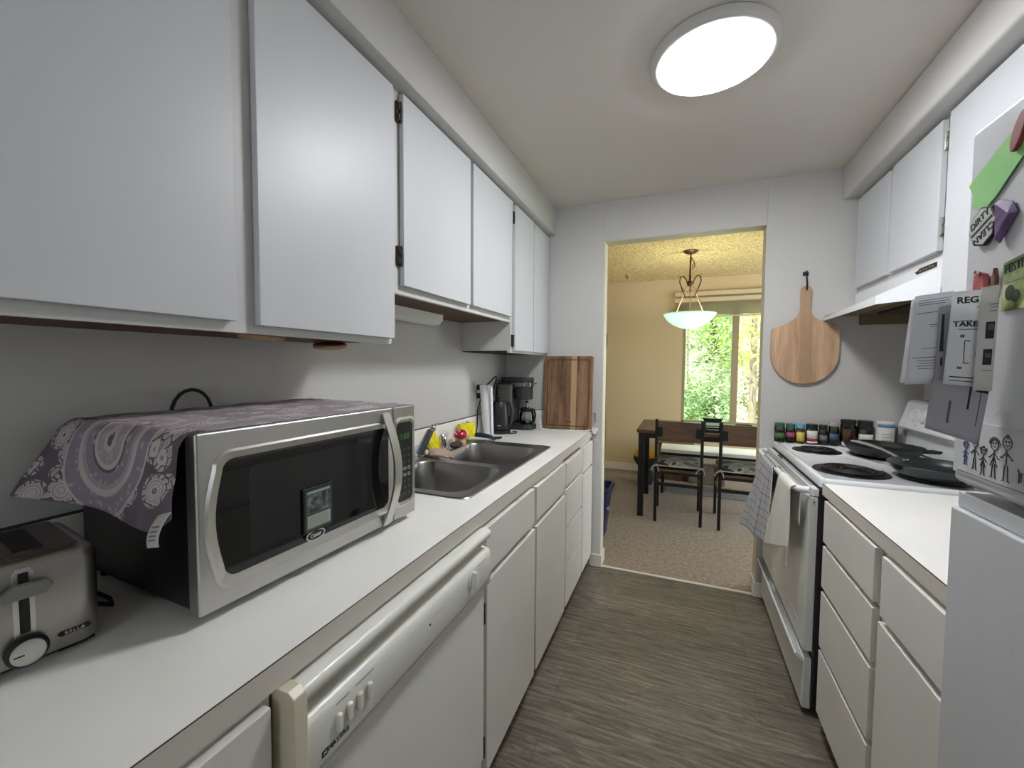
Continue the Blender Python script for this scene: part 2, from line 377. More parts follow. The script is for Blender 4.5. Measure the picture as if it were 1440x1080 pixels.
# --- right wall cabinets (frame x=.865, door faces x=.846)
def upper_r(label, y0, y1, z0, doors):
    t = thing('wall_cabinet', label, 'cabinet', (XR-.15, (y0+y1)/2, z0))
    obj('cabinet_body', box(.883, XR-.002, y0, y1, z0+.004, 2.262), CABD, t, bev=.001)
    obj('face_frame', box(.866, .883, y0, y1, z0, 2.262), CABD, t, smooth=False)
    for a, b, c, d, hs in doors: front('door', t, -1, .866, a, b, c, d, CAB, hinges=hs, hm=HINGEL)
    return t
upper_r('short double white wall cabinet above the range hood', 1.945, 2.765, 1.757,
        [(2.380, 2.735, 1.782, 2.242, ()), (1.978, 2.350, 1.785, 2.246, ((1.976, 1.87), (1.976, 2.17)))])
upper_r('plain white wall cabinet beside the range hood, partly behind the fridge', 1.10, 1.94, 1.43, [(1.11, 1.935, 1.44, 2.25, ())])

# --- left base cabinets: frame plane -.552, fronts at -.532
ZT = .884
def lower(label, y0, y1, s=1, xf=-.552, xb=XL+.002, mat=BASE, name='base_cabinet', sides=None):
    t = thing(name, label, 'cabinet', ((xf+xb)/2, (y0+y1)/2, 0))
    xk = xf - s*.07
    obj('cabinet_body', box(min(xb, xf), max(xb, xf), y0, y1, .095, ZT), mat, t, bev=.001)
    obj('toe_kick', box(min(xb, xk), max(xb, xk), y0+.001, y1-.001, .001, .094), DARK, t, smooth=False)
    return t
t = lower('white base cabinet at near left end with drawer below the toaster', -1.2, .412)
for a, b in ((-.75, -.2), (-.18, .40)):
    front('drawer', t, 1, -.552, a, b, .725, .872, BASE); front('door', t, 1, -.552, a, b, .10, .705, BASE)
t = thing('base_cabinet', 'white sink base cabinet with two blank panels above two doors', 'cabinet', (-.85, 1.58, 0))
obj('cabinet_body', MB().box(-.57, -.552, 1.108, 2.058, .095, ZT).box(XL+.002, -.57, 1.108, 1.126, .095, ZT).box(XL+.002, -.57, 2.040, 2.058, .095, ZT).box(XL+.002, -.57, 1.126, 2.040, .095, .113), BASE, t, smooth=False)
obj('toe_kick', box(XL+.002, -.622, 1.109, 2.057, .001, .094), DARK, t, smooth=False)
front('false_drawer_front', t, 1, -.552, 1.114, 1.562, .722, .868, BASE)
front('false_drawer_front', t, 1, -.552, 1.592, 2.040, .725, .864, BASE)
front('door', t, 1, -.552, 1.120, 1.572, .085, .698, BASE, hinges=((1.119, .60), (1.119, .17)))
front('door', t, 1, -.552, 1.596, 2.052, .085, .697, BASE)
t = lower('white base cabinet with a stack of four drawers right of the sink', 2.060, 2.458)
for k, (a, b) in enumerate(((.736, .858), (.520, .716), (.306, .506), (.088, .294))): front('drawer', t, 1, -.552, 2.076, 2.447, a, b, BASE)
obj('bare_wood_strip', box(-.552, -.5505, 2.078, 2.445, .862, .880), plain('bare_wood', (120, 84, 58), .7, var=(40, .25), scale=(1, .2, 1)), t, smooth=False)
t = lower('narrow white base cabinet at the far end by the doorway', 2.460, 2.766)
front('drawer', t, 1, -.552, 2.468, 2.758, .712, .862, BASE); front('door', t, 1, -.552, 2.470, 2.758, .088, .694, BASE)

# --- dishwasher
t = thing('dishwasher', 'white built-in dishwasher with cream control panel under the left worktop', 'dishwasher', (-.85, .76, 0))
obj('tub_body', box(XL+.02, -.556, .420, 1.100, .10, .880), DWC, t, bev=.002)
obj('toe_kick', box(XL+.02, -.60, .422, 1.098, .001, .098), DARK, t, smooth=False)
obj('door_panel', box(-.554, -.532, .424, 1.096, .155, .690), DWM, t, bev=.003)
obj('lower_panel', box(-.554, -.538, .424, 1.096, .102, .148), DWM, t, bev=.002)
# side cheek + control panel with grip recess, profile swept along y
def sweep_y(prof, y0, y1): 
    m = MB(); m.loft([[(x, y0, z) for x, z in prof], [(x, y1, z) for x, z in prof]], True, True); return m
obj('grip_bar', sweep_y([(-.552, .876), (-.522, .876), (-.514, .872), (-.511, .863), (-.516, .852), (-.530, .846), (-.552, .846)], .420, 1.100), DWM, t, ang=50)
obj('grip_recess', box(-.553, -.540, .424, 1.098, .8205, .8455), DWC, t, smooth=False)
cp = obj('control_panel', sweep_y([(-.553, .820), (-.530, .820), (-.519, .816), (-.514, .806), (-.512, .795), (-.513, .716), (-.518, .708), (-.523, .708), (-.524, .700), (-.553, .700)], .440, 1.100), DWM, t, ang=50)
obj('end_cap', sweep_y([(-.553, .884), (-.520, .884), (-.508, .876), (-.506, .864), (-.507, .700), (-.512, .696), (-.512, .16), (-.553, .16)], .416, .4395), DWC, t, ang=30, bev=.002)
for k, y in enumerate((.503, .527, .551, .575)):
    b = obj('push_button', box(-.513, -.504, y-.0050, y+.0050, .758, .788), plain('button_cream', (222, 220, 208), .35), cp, bev=.003)
kn = MB().lathe([(.019, 0), (.019, .004), (.016, .006)], (-.513, .975, .785), 24, 'x').box(-.508, -.492, .968, .982, .764, .806)
obj('cycle_knob', kn, WHITE, cp, bev=.002)
obj('indicator_dot', MB().lathe([(.0025, 0), (.0025, .002)], (-.5126, .775, .776), 12, 'x'), INK, cp)
obj('trim_line', MB().box(-.5133, -.5122, .46, 1.09, .7265, .7280).box(-.5132, -.5122, .46, 1.09, .7225, .7232), GREY, cp, smooth=False)
obj('printed_marks', MB().box(-.5131, -.5120, .78, .83, .7855, .7862).box(-.5130, -.5120, 1.015, 1.07, .800, .8008).box(-.5130, -.5120, 1.015, 1.06, .787, .7876).box(-.5130, -.5120, 1.02, 1.06, .774, .7746).box(-.5130, -.5120, .50, .53, .803, .8036).box(-.5130, -.5120, .545, .59, .803, .8036), GREY, cp, smooth=False)
obj('brand_square', box(-.5131, -.5118, .470, .481, .738, .749), INK, cp, smooth=False)
text('brand_lettering', 'MAYTAG', INK, cp, (-.5118, .505, .7435), (0, 1, 0), (0, 0, 1), .0125, sx=.9)
text('brand_monogram', 'M', plain('light_ink', (225, 225, 220), .5), cp, (-.5112, .4755, .7435), (0, 1, 0), (0, 0, 1), .009)

# --- left worktop with backsplash (hole for the sink)
SX0, SX1, SY0, SY1 = -1.085, -.660, 1.19, 2.085
t = thing('worktop', 'long white laminate worktop on the left with the sink set in it', 'worktop', (-.85, .8, .885))
m = MB()
for a in ((XL+.001, -.541, -1.2, SY0), (XL+.001, -.541, SY1, 2.768)): m.box(a[0], a[1], a[2], a[3], .885, .928)
m.box(XL+.001, SX0, SY0, SY1, .885, .928).box(SX1, -.541, SY0, SY1, .885, .928)
obj('laminate_slab', m, COUNTER, t, smooth=False)
obj('front_edge_band', box(-.5408, -.5396, -1.2, 2.767, .886, .9262), EDGE, t, smooth=False)
obj('edge_seam', box(-.5412, -.5398, -1.2, 2.767, .9262, .9277), SEAM, t, smooth=False)
obj('backsplash', MB().box(XL+.001, XL+.014, -1.2, 2.768, .9281, 1.050).box(XL+.014, -.60, 2.757, 2.768, .9281, 1.050), COUNTER, t, bev=.001)
obj('backsplash_seam', MB().box(XL+.0008, XL+.0146, -1.2, 2.768, 1.050, 1.0525).box(XL+.0146, -.60, 2.7565, 2.768, 1.050, 1.0525), SEAM, t, smooth=False)

# --- sink
def rrect(cx, cy, hx, hy, r, z, n=8):
    P = []
    for k, (sx, sy) in enumerate(((1, 1), (-1, 1), (-1, -1), (1, -1))):
        for j in range(n+1):
            a = PI/2*k + PI/2*j/n
            P.append((cx + sx*(hx-r) + r*math.cos(a), cy + sy*(hy-r) + r*math.sin(a), z))
    return P
def squarish(cx, cy, hx, hy, z, n=8):
    """same point count as rrect, but on the rectangle"""
    P = []
    for x, y, _ in rrect(cx, cy, hx, hy, min(hx, hy)*.98, z, n):
        k = max(abs(x-cx)/hx, abs(y-cy)/hy); P.append((cx+(x-cx)/k, cy+(y-cy)/k, z))
    return P
t = thing('kitchen_sink', 'double-bowl stainless steel sink set into the left worktop', 'sink', (-.87, 1.64, .93))
RX0, RX1, RY0, RY1 = -1.135, -.632, 1.165, 2.118
ym = 1.60; zt = .9325
rim = MB(); bowls = []
for k, (cy, hy, ty0, ty1) in enumerate(((1.385, .185, RY0, ym), (1.825, .205, ym, RY1))):
    cx, hx = -.867, .198
    tx0, tx1 = -1.085, RX1
    tcx, tcy, thx, thy = (tx0+tx1)/2, (ty0+ty1)/2, (tx1-tx0)/2, (ty1-ty0)/2
    inner = rrect(cx, cy, hx, hy, .07, zt); 
    outer = []
    for (x, y, z) in inner:
        dx, dy = x-cx, y-cy
        q = []
        if dx > 1e-6: q.append((tx1-cx)/dx)
        if dx < -1e-6: q.append((tx0-cx)/dx)
        if dy > 1e-6: q.append((ty1-cy)/dy)
        if dy < -1e-6: q.append((ty0-cy)/dy)
        s_ = min(q); ox, oy = cx+dx*s_, cy+dy*s_
        ccx, ccy = RX1-.03, (RY0+.03 if k == 0 else RY1-.03)
        if ox > ccx and ((k == 0 and oy < ccy) or (k == 1 and oy > ccy)):
            l_ = math.hypot(ox-ccx, oy-ccy); ox, oy = ccx+(ox-ccx)/l_*.03, ccy+(oy-ccy)/l_*.03
        outer.append((ox, oy, zt))
    rim.loft([outer, inner])
    # corner fill triangles
    for X_ in (tx0, tx1):
        for Y_ in (ty0, ty1):
            if X_ == tx1 and Y_ in (RY0, RY1): continue
            best = sorted(range(len(outer)), key=lambda i: (outer[i][0]-X_)**2+(outer[i][1]-Y_)**2)[:2]
            rim.face([rim.bm.verts.new(outer[best[0]]), rim.bm.verts.new(outer[best[1]]), rim.bm.verts.new((X_, Y_, zt))])
    b = MB(); b.loft([inner, rrect(cx, cy, hx-.004, hy-.004, .068, zt-.006), rrect(cx, cy, hx-.012, hy-.012, .064, zt-.10), rrect(cx, cy, hx-.018, hy-.018, .062, zt-.150), rrect(cx, cy, hx-.035, hy-.035, .05, zt-.172), rrect(cx, cy, hx-.06, hy-.06, .04, zt-.178)], False, True)
    bowls.append(b)
    bowls.append(MB().lathe([(.042, 0), (.042, .002), (.03, .001), (.028, -.004), (0, -.004)], (cx, cy, zt-.1775), 24))
rim.box(-1.135, -1.085, RY0, RY1, zt-.003, zt)
rcx, rcy, rhx, rhy = (RX0+RX1)/2, (RY0+RY1)/2, (RX1-RX0)/2, (RY1-RY0)/2
rim.loft([rrect(rcx, rcy, rhx-.004, rhy-.004, .026, zt+.0002), rrect(rcx, rcy, rhx+.001, rhy+.001, .031, zt-.0004), rrect(rcx, rcy, rhx+.005, rhy+.005, .034, .9284)])
obj('sink_rim', rim, SINKM, t, ang=25)
obj('basin', bowls[0], SINKM, t, ang=60); obj('drain', bowls[1], CHROME, t)
obj('basin', bowls[2], SINKM, t, ang=60); obj('drain', bowls[3], CHROME, t)
# ------------------------------------------------------------------ microwave (local frame: x along front, y into depth, z up)
def rot_thing(name, label, cat, origin, exd, group=None):
    return thing(name, label, cat, origin, math.atan2(exd[1], exd[0]), group)
mwo, mwx = (-.719, .418, .945), (.039, .999)
t = rot_thing('microwave_oven', 'black and stainless steel microwave oven on the left worktop', 'microwave', (mwo[0], mwo[1], .929), mwx)
D0 = .016   # feet height
def zz(z): return z + D0
obj('casing', box(.004, .559, .032, .400, zz(.004), zz(.302)), plain('microwave_black_casing', (17, 17, 18), .35), t, local=True, bev=.004)
for x in (.03, .53):
    for y in (.05, .37): obj('foot', MB().lathe([(.012, 0), (.014, .0215)], (x, y, 0), 14), BLACK, t, local=True)
d = obj('door', box(0, .4735, 0, .0315, zz(0), zz(.306)), STEEL, t, local=True, bev=.005)
cpn = obj('control_section', box(.4755, .563, 0, .0315, zz(0), zz(.306)), STEEL, t, local=True, bev=.004)
def loc_loop(pts, y): return [(x, y, zz(z)) for x, z in pts]
def rr2(x0, x1, z0, z1, r, bowl=0, n=6):
    """rounded rectangle in x-z with a bowed left edge"""
    P = []
    cs = ((x1-r, z1-r, 0), (x0+r, z1-r, 1), (x0+r, z0+r, 2), (x1-r, z0+r, 3))
    for cx, cz, k in cs:
        for j in range(n+1):
            a = PI/2*k + PI/2*j/n; P.append((cx+r*math.cos(a), cz+r*math.sin(a)))
        if k == 1 and bowl:
            for j in range(1, 12):
                q = j/12; P.append((x0 - bowl*math.sin(PI*q), (z1-r) + (z0+r-(z1-r))*q))
    return P
o_ = rr2(.024, .4715, .030, .272, .030, .015); i_ = rr2(.040, .452, .050, .256, .022, .012)
m_ = [((a[0]*.75+b[0]*.25), (a[1]*.75+b[1]*.25)) for a, b in zip(o_, i_)]
obj('window_bezel', MB().loft([loc_loop(o_, -.0004), loc_loop(m_, -.0045), loc_loop(i_, -.0006)]), SATIN, d, local=True, ang=20)
obj('window_glass', MB().prism(loc_loop(i_, -.0008), (0, 1, 0), .0006), BLKGL, d, local=True, smooth=False)
obj('window_mesh', MB().prism(loc_loop(rr2(.085, .375, .075, .235, .012), -.0011), (0, 1, 0), .0003), BLKGL2, d, local=True, smooth=False)
obj('control_bezel', MB().loft([loc_loop(rr2(.478, .5615, .030, .276, .018), -.0004), loc_loop(rr2(.481, .556, .036, .270, .018), -.0035), loc_loop(rr2(.484, .550, .044, .262, .014), -.0006)]), SATIN, cpn, local=True, ang=20)
panel = obj('control_panel', MB().prism(loc_loop(rr2(.484, .550, .044, .262, .014), -.0014), (0, 1, 0), .001), BLACK, cpn, local=True, smooth=False)
text('clock_digits', '1:00', plain('green_digits', (52, 96, 40), .5, emis=(90, 190, 70), estr=.12), cpn, (.5165, -.0018, zz(.222)), (1, 0, 0), (0, 0, 1), .0235, local=True, thick=.0003)
BTN = plain('keypad_grey', (74, 78, 86), .5); BTNL = plain('keypad_light', (190, 192, 196), .5)
bt = MB()
for r_ in range(8):
    for c_ in range(3):
        if r_ in (3, 4) and c_ < 3: continue
        x, z = .4985+c_*.0175, .186-r_*.0175
        bt.prism(loc_loop([(x+.005*math.cos(a*PI/6), z+.0032*math.sin(a*PI/6)) for a in range(12)], -.0020), (0, 1, 0), .0008)
tag(obj('keypad', bt, BTN, cpn, local=True, smooth=False))
for z in (.1335, .116):
    for x in (.4985, .5160, .5335):
        rr_ = MB().loft([loc_loop([(x+.0062*math.cos(a*PI/8), z+.0048*math.sin(a*PI/8)) for a in range(16)], -.0022), loc_loop([(x+.0036*math.cos(a*PI/8), z+.0026*math.sin(a*PI/8)) for a in range(16)], -.0022)])
        obj('number_button', rr_, BTNL, cpn, local=True, smooth=False)
# bowed handle
hp = []
for k in range(25):
    q = k/24; z = .002+.292*q; hp.append((.4405, -.006-.040*math.sin(PI*q), z))
rings = []
for (x, y, z) in hp: rings.append([(x-.014, y, zz(z)), (x+.014, y+.001, zz(z)), (x+.016, y+.008, zz(z)), (x-.012, y+.008, zz(z))])
obj('handle', MB().loft(rings, True, True), SATIN, d, local=True, bev=.0015, ang=40)
obj('brand_oval', MB().prism(loc_loop([(.221+.0235*math.cos(a*PI/16), .060+.0120*math.sin(a*PI/16)) for a in range(32)], -.0060), (0, 1, 0), .005), BLACK, d, local=True, smooth=False)
badge = MB().loft([loc_loop([(.221+.0235*math.cos(a*PI/16), .060+.0120*math.sin(a*PI/16)) for a in range(32)], -.0064), loc_loop([(.221+.0208*math.cos(a*PI/16), .060+.0088*math.sin(a*PI/16)) for a in range(32)], -.0064)])
obj('brand_ring', badge, BTNL, d, local=True, smooth=False)
text('brand_lettering', 'Oster', BTNL, d, (.221, -.0066, zz(.0597)), (1, 0, .05), (0, 0, 1), .0112, local=True, bold=.02)
# card magnet on the glass
t2 = rot_thing('trading_card', 'dark fantasy trading card in a black sleeve stuck on the microwave door', 'card', (mwo[0]+.229*.039+.0065, mwo[1]+.229*.999, zz(.068)+.929), mwx)
obj('sleeve', box(-.037, .037, .0, .0035, 0, .094), BLACK, t2, local=True, bev=.001)
obj('card_face', box(-.0325, .0325, -.0006, .0001, .005, .089), plain('card_green_border', (64, 78, 66), .4), t2, local=True, smooth=False)
am, at_, ab = newmat('card_picture'); n = nd(at_, 'ShaderNodeTexNoise', i_Scale=60.0, i_Detail=4.0); at_.links.new(coords(at_), n.inputs['Vector'])
at_.links.new(ramp(at_, n.outputs['Fac'], [(.4, s2l((26, 30, 32))), (.55, s2l((84, 92, 96))), (.72, s2l((150, 150, 135)))]), ab.inputs['Base Color'])
obj('card_picture', box(-.0285, .0285, -.001, -.0005, .042, .080), am, t2, local=True, smooth=False)
obj('card_text_box', MB().box(-.0285, .0285, -.001, -.0005, .010, .036), plain('card_text_panel', (160, 168, 152), .5), t2, local=True, smooth=False)
ln = MB()
for k in range(7): ln.box(-.026, .022 + (k*37 % 5)*.001, -.0013, -.0009, .0122+k*.0032, .0131+k*.0032)
obj('card_text_lines', ln, GREY, t2, local=True, smooth=False)
obj('card_title_bar', box(-.0285, .0285, -.001, -.0005, .082, .0865), plain('card_title', (150, 158, 150), .5), t2, local=True, smooth=False)

# runner cloth over the microwave
cm, ct, cb = newmat('paisley_cloth'); cb.inputs['Roughness'].default_value = .9
uvn = nd(ct, 'ShaderNodeTexCoord'); sp = nd(ct, 'ShaderNodeSeparateXYZ'); ct.links.new(uvn.outputs['UV'], sp.inputs[0])
dk, mv, lt, pk = s2l((84, 72, 80)), s2l((146, 134, 146)), s2l((206, 198, 194)), s2l((176, 162, 166))
def rings_at(cu, cv, su, sv):
    a = mth(ct, 'MULTIPLY', mth(ct, 'SUBTRACT', sp.outputs[0], cu), su); b_ = mth(ct, 'MULTIPLY', mth(ct, 'SUBTRACT', sp.outputs[1], cv), sv)
    return mth(ct, 'SQRT', mth(ct, 'ADD', mth(ct, 'MULTIPLY', a, a), mth(ct, 'MULTIPLY', b_, b_)))
mp = nd(ct, 'ShaderNodeMapping'); mp.inputs['Scale'].default_value = (3.0, 1.6, 1); ct.links.new(uvn.outputs['UV'], mp.inputs[0])
vo = nd(ct, 'ShaderNodeTexVoronoi', i_Scale=4.2, i_Randomness=.75); ct.links.new(mp.outputs[0], vo.inputs['Vector'])
vo2 = nd(ct, 'ShaderNodeTexVoronoi', i_Scale=15.0); ct.links.new(mp.outputs[0], vo2.inputs['Vector'])
sm = nd(ct, 'ShaderNodeTexVoronoi', i_Scale=15.0, feature='DISTANCE_TO_EDGE'); ct.links.new(mp.outputs[0], sm.inputs['Vector'])
flw = ramp(ct, vo.outputs['Distance'], [(0, mv), (.07, dk), (.1, lt), (.2, pk), (.23, lt), (.31, mv), (.34, lt), (.40, dk), (1, dk)], 'CONSTANT')
pet = ramp(ct, sm.outputs['Distance'], [(0, dk), (.07, dk), (.1, lt), (.3, pk)])
base_ = mix(ct, mth(ct, 'MULTIPLY', mth(ct, 'GREATER_THAN', vo.outputs['Distance'], .40), 1.0), flw, pet)
far = mth(ct, 'GREATER_THAN', vo.outputs['Distance'], .55)
base_ = mix(ct, far, base_, dk)
rd = rings_at(.80, .52, 4.4, 3.0)
dots = mth(ct, 'LESS_THAN', vo2.outputs['Distance'], .28)
medal = ramp(ct, rd, [(0, dk), (.06, lt), (.13, pk), (.3, lt), (.36, dk), (.40, mv), (.55, pk), (.62, lt), (.70, mv), (.86, mv), (.93, lt), (1, lt)], 'CONSTANT')
medal = mix(ct, mth(ct, 'MULTIPLY', dots, .55), medal, lt)
col = mix(ct, mth(ct, 'LESS_THAN', rd, .97), base_, medal)
topm = mth(ct, 'MULTIPLY', mth(ct, 'LESS_THAN', sp.outputs[0], .74), .42)
col = mix(ct, topm, col, s2l((214, 206, 208)))
nz = nd(ct, 'ShaderNodeTexNoise', i_Scale=9.0, i_Detail=3.0); ct.links.new(uvn.outputs['UV'], nz.inputs['Vector'])
col = mix(ct, mth(ct, 'MULTIPLY', nz.outputs['Fac'], .45), col, mv)
ct.links.new(col, cb.inputs['Base Color']); wv = nd(ct, 'ShaderNodeTexNoise', i_Scale=300.0); ct.links.new(uvn.outputs['UV'], wv.inputs['Vector']); bump(ct, cb, wv.outputs['Fac'], .2, .0008)
def cloth(u, v):
    # u: 0 right end -> 1 hanging end ; v: 0 front -> 1 back ; local microwave frame
    top = .555; hang = .165; L = top + hang; s = u*L
    yb = .018 + .400*v
    w = .0016*math.sin(31*u+9*v) + .001*math.sin(67*v)
    if s <= top:
        x = .556 - s; z = .3035 + .002 + abs(w)
        if s > top-.02: z -= 0
        yy = yb - (.004 if v < .01 else 0)
        return (x, yy + .010*v*math.sin(u*8), zz(z))
    q = (s-top)/hang
    r_ = min(1, q*6)
    out = .014*math.sin(r_*PI/2) + .010*q + .010*q*math.sin(7*v+.6)
    e_ = min(1, v/.13)
    drop = .128 + .030*math.sin(e_*PI/2) - .022*max(0, (v-.13)/.87)
    out += .046*q*v*v
    z = .3055 - .010*(1-math.cos(r_*PI/2)) - drop*q*(1-.05*r_)
    yy = yb + q*(.012*e_ + .020*v*v) + .003*math.sin(11*q)*q
    return (-out + .001, yy, zz(z))
t3 = thing('table_runner', 'purple and grey paisley cloth runner draped over the microwave top', 'cloth', (mwo[0]-.2, mwo[1]+.2, 1.25))
MWM = Matrix.Translation((mwo[0], mwo[1], .929)) @ Matrix.Rotation(math.atan2(mwx[1], mwx[0]), 4, 'Z')
cl = MB().grid(cloth, 90, 40); bmesh.ops.transform(cl.bm, matrix=MWM, verts=cl.bm.verts)
obj('cloth', cl, cm, t3, solid=.0018, ang=80)
# care label at the hanging front corner
def lab(u, v): return (-.0285 - .010*math.sin(v*2.5) - .004*v, .014 + .034*u + .016*v, zz(.186 - .055*v - .008*u))
tg = MB().grid(lab, 4, 8); bmesh.ops.transform(tg.bm, matrix=MWM, verts=tg.bm.verts)
cl2 = obj('care_label', tg, plain('care_label_white', (196, 196, 190), .7), t3, solid=.0006, ang=80)
tl = MB()
for k in range(4): tl.prism([MWM @ Vector(lab(.2, .35+k*.13)) + Vector((.0012, -.0012, .001)), MWM @ Vector(lab(.8, .35+k*.13)) + Vector((.0012, -.0012, .001)), MWM @ Vector(lab(.8, .40+k*.13)) + Vector((.0012, -.0012, .001)), MWM @ Vector(lab(.2, .40+k*.13)) + Vector((.0012, -.0012, .001))], (.5, -.8, .2), .0003)
obj('label_print', tl, GREY, cl2, smooth=False)
# cord loop behind the microwave
pts = [(-1.160, .600, 1.0), (-1.160, .615, 1.18)] + [(-1.158, .67-.048*math.cos(a), 1.235+.062*math.sin(a)) for a in [PI*k/10 for k in range(11)]] + [(-1.160, .725, 1.18), (-1.160, .74, 1.0), (-1.150, .75, .94)]
single('power_cord', MB().tube(pts, .0045, 8), BLACK, 'black power cord looping up above the microwave against the wall', 'cord', (-1.155, .67, .93))
single('power_cord', MB().tube([(-1.14, .42, .936), (-1.05, .40, .9335), (-.98, .385, .9325), (-.93, .40, .9325), (-.96, .408, .9325), (-1.10, .41, .933), (-1.15, .41, .934)], .0035, 8), BLACK, 'black cord lying between the toaster and the microwave', 'cord', (-1.04, .39, .929))

# ------------------------------------------------------------------ toaster
tx = (.15, .989); W_ = .20
to = (-.832-W_*.15, .345-W_*.989, .929)
t = rot_thing('toaster', 'stainless steel toaster with black lever and dial at the left edge', 'toaster', to, tx)
obj('base', box(.008, W_-.008, .008, .190, .006, .0118), BLACK, t, local=True, bev=.002)
for x in (.03, W_-.03):
    for y in (.03, .165): obj('foot', box(x-.016, x+.016, y-.012, y+.012, 0, .0062), BLACK, t, local=True, bev=.001)
shr = []
for ins, z in ((.002, .012), (0, .016), (0, .140), (.003, .149), (.009, .155), (.018, .158), (.024, .1585)):
    shr.append([(x, y, z) for x, y, _ in rrect(W_/2, .099, W_/2-ins, .099-ins, .026-ins*.6, 0)])
obj('shell', MB().loft(shr, True, True), STEELT, t, local=True, ang=50)
top = obj('top_plate', box(.020, W_-.02, .022, .178, .1575, .1605), plain('toaster_top_dark', (88, 82, 78), .4, metal=.7), t, local=True, bev=.0014)
for x in (.052, .118): obj('bread_slot', box(x, x+.03, .040, .160, .1600, .1615), plain('slot_dark', (14, 12, 12), .7), t, local=True, bev=.0003)
lv = .120
obj('lever_slot', MB().prism([(lv-.0105+.0, -.0006, .050), (lv+.0105, -.0006, .050), (lv+.0105, -.0006, .140), (lv+.006, -.0006, .148), (lv-.006, -.0006, .148), (lv-.0105, -.0006, .140)], (0, 1, 0), .002), SATIN, t, local=True, bev=.0005)
obj('slot_gap', box(lv-.005, lv+.005, -.0012, .0002, .056, .142), INK, t, local=True, smooth=False)
obj('lever', MB().prism([(lv-.028, -.020, .118), (lv-.022, -.024, .112), (lv+.018, -.024, .112), (lv+.027, -.020, .120), (lv+.020, -.020, .130), (lv-.012, -.020, .131)], (0, 1, 0), .012).box(lv-.004, lv+.004, -.010, .0, .117, .126), GREY, t, local=True, bev=.003)
kb = obj('browning_dial', MB().lathe([(.0215, 0), (.0215, -.008), (.019, -.0115), (.0175, -.0115)], (lv+.0, -.0002, .032), 32, 'y'), BLACK, t, local=True)
obj('dial_face', MB().lathe([(.0172, -.0112), (.0172, -.0135), (.016, -.0142), (0, -.0142)], (lv, 0, .032), 32, 'y'), SATIN, kb, local=True)
obj('dial_mark', box(lv-.014, lv-.004, -.0150, -.0140, .0300, .0318), INK, kb, local=True, smooth=False)
for x in (.084, .056): obj('push_button', MB().lathe([(.0075, 0), (.0075, -.004), (.006, -.005)], (x, -.0002, .031), 20, 'y'), GREY, t, local=True)
bd = obj('brand_plate', MB().prism([(.150, -.001, .034), (.153, -.001, .0305), (.183, -.001, .0305), (.186, -.001, .034), (.183, -.001, .0375), (.153, -.001, .0375)], (0, 1, 0), .0015), INK, t, local=True)
text('brand_lettering', 'BELLA', SATIN, bd, (.168, -.0016, .034), (1, 0, 0), (0, 0, 1), .0068, local=True, spacing=1.25)

# ------------------------------------------------------------------ things by the sink
t = thing('faucet', 'chrome single-lever kitchen faucet behind the sink, partly behind the microwave', 'faucet', (-1.108, 1.60, .933))
obj('base_plate', MB().prism([(x-.014+.0, y, .9326) for x, y, _ in rrect(-1.096, 1.60, .024, .115, .022, 0)], (0, 0, 1), .012), CHROME, t, bev=.003)
obj('body', MB().lathe([(.027, 0), (.026, .03), (.022, .045), (.0, .052)], (-1.108, 1.60, .944), 24), CHROME, t)
obj('spout', MB().tube([(-1.100, 1.590, .965), (-1.065, 1.545, .975), (-1.040, 1.500, .985), (-1.022, 1.515, 1.030), (-1.005, 1.530, 1.078)], [.016, .017, .0175, .0165, .015], 16), plain('brushed_chrome', (150, 158, 170), .3, metal=.95), t)
obj('ball_joint', MB().sphere((-.999, 1.537, 1.087), .0155, n=18), CHROME, t)
obj('lever', MB().tube([(-.999, 1.545, 1.092), (-.999, 1.562, 1.099), (-.998, 1.590, 1.102)], [.006, .0055, .0045], 10, flat=.7), CHROME, t)
t = thing('side_sprayer', 'short chrome side sprayer standing on the sink ledge', 'sprayer', (-1.112, 1.80, .933))
obj('collar', MB().lathe([(.025, 0), (.025, .006), (.015, .012)], (-1.112, 1.80, .9328), 20), CHROME, t)
obj('spray_head', MB().lathe([(.014, .010), (.020, .018), (.021, .055), (.020, .070), (.012, .080), (0, .081)], (-1.112, 1.80, .9328), 20), CHROME, t)

SPONGE = plain('sponge_yellow', (232, 214, 30), .9, var=(60, .2), bmp=(160, 1, .003))
def slab(name, mt, label, cat, c, sx, sy, sz, rot, bev=.004, group=None):
    """box thing centred at c, rotated by Euler rot"""
    from mathutils import Euler
    M = Matrix.Translation((0, 0, 0)) @ Euler(rot).to_matrix().to_4x4()
    m = MB().box(-sx/2, sx/2, -sy/2, sy/2, -sz/2, sz/2); bmesh.ops.transform(m.bm, matrix=M, verts=m.bm.verts)
    o = obj(name, m, mt, bev=bev); o.location = c; return tag(o, label, cat, group)
slab('sponge', SPONGE, 'yellow sponge leaning behind the faucet', 'sponge', (-1.128, 1.735, .984), .022, .075, .100, (.55, -.1, 0))
slab('sponge', SPONGE, 'yellow sponge standing upright behind the red mushroom', 'sponge', (-1.120, 2.075, .990), .024, .135, .086, (0, -.12, -.18))
t = thing('mushroom_brush_holder', 'small ornament shaped like a red mushroom with white dots beside the sink', 'ornament', (-1.088, 1.945, .933))
CX, CY = -1.088, 1.945
obj('stem', MB().lathe([(.027, .0), (.030, .012), (.029, .032), (.026, .045)], (CX, CY, .933), 24), plain('mushroom_stem', (208, 170, 128), .6, var=(30, .15)), t)
capm = obj('cap', MB().lathe([(.026, .040), (.038, .044), (.040, .054), (.034, .070), (.022, .081), (.0, .086)], (CX, CY, .933), 28), plain('mushroom_red', (182, 22, 46), .3), t)
dd = MB()
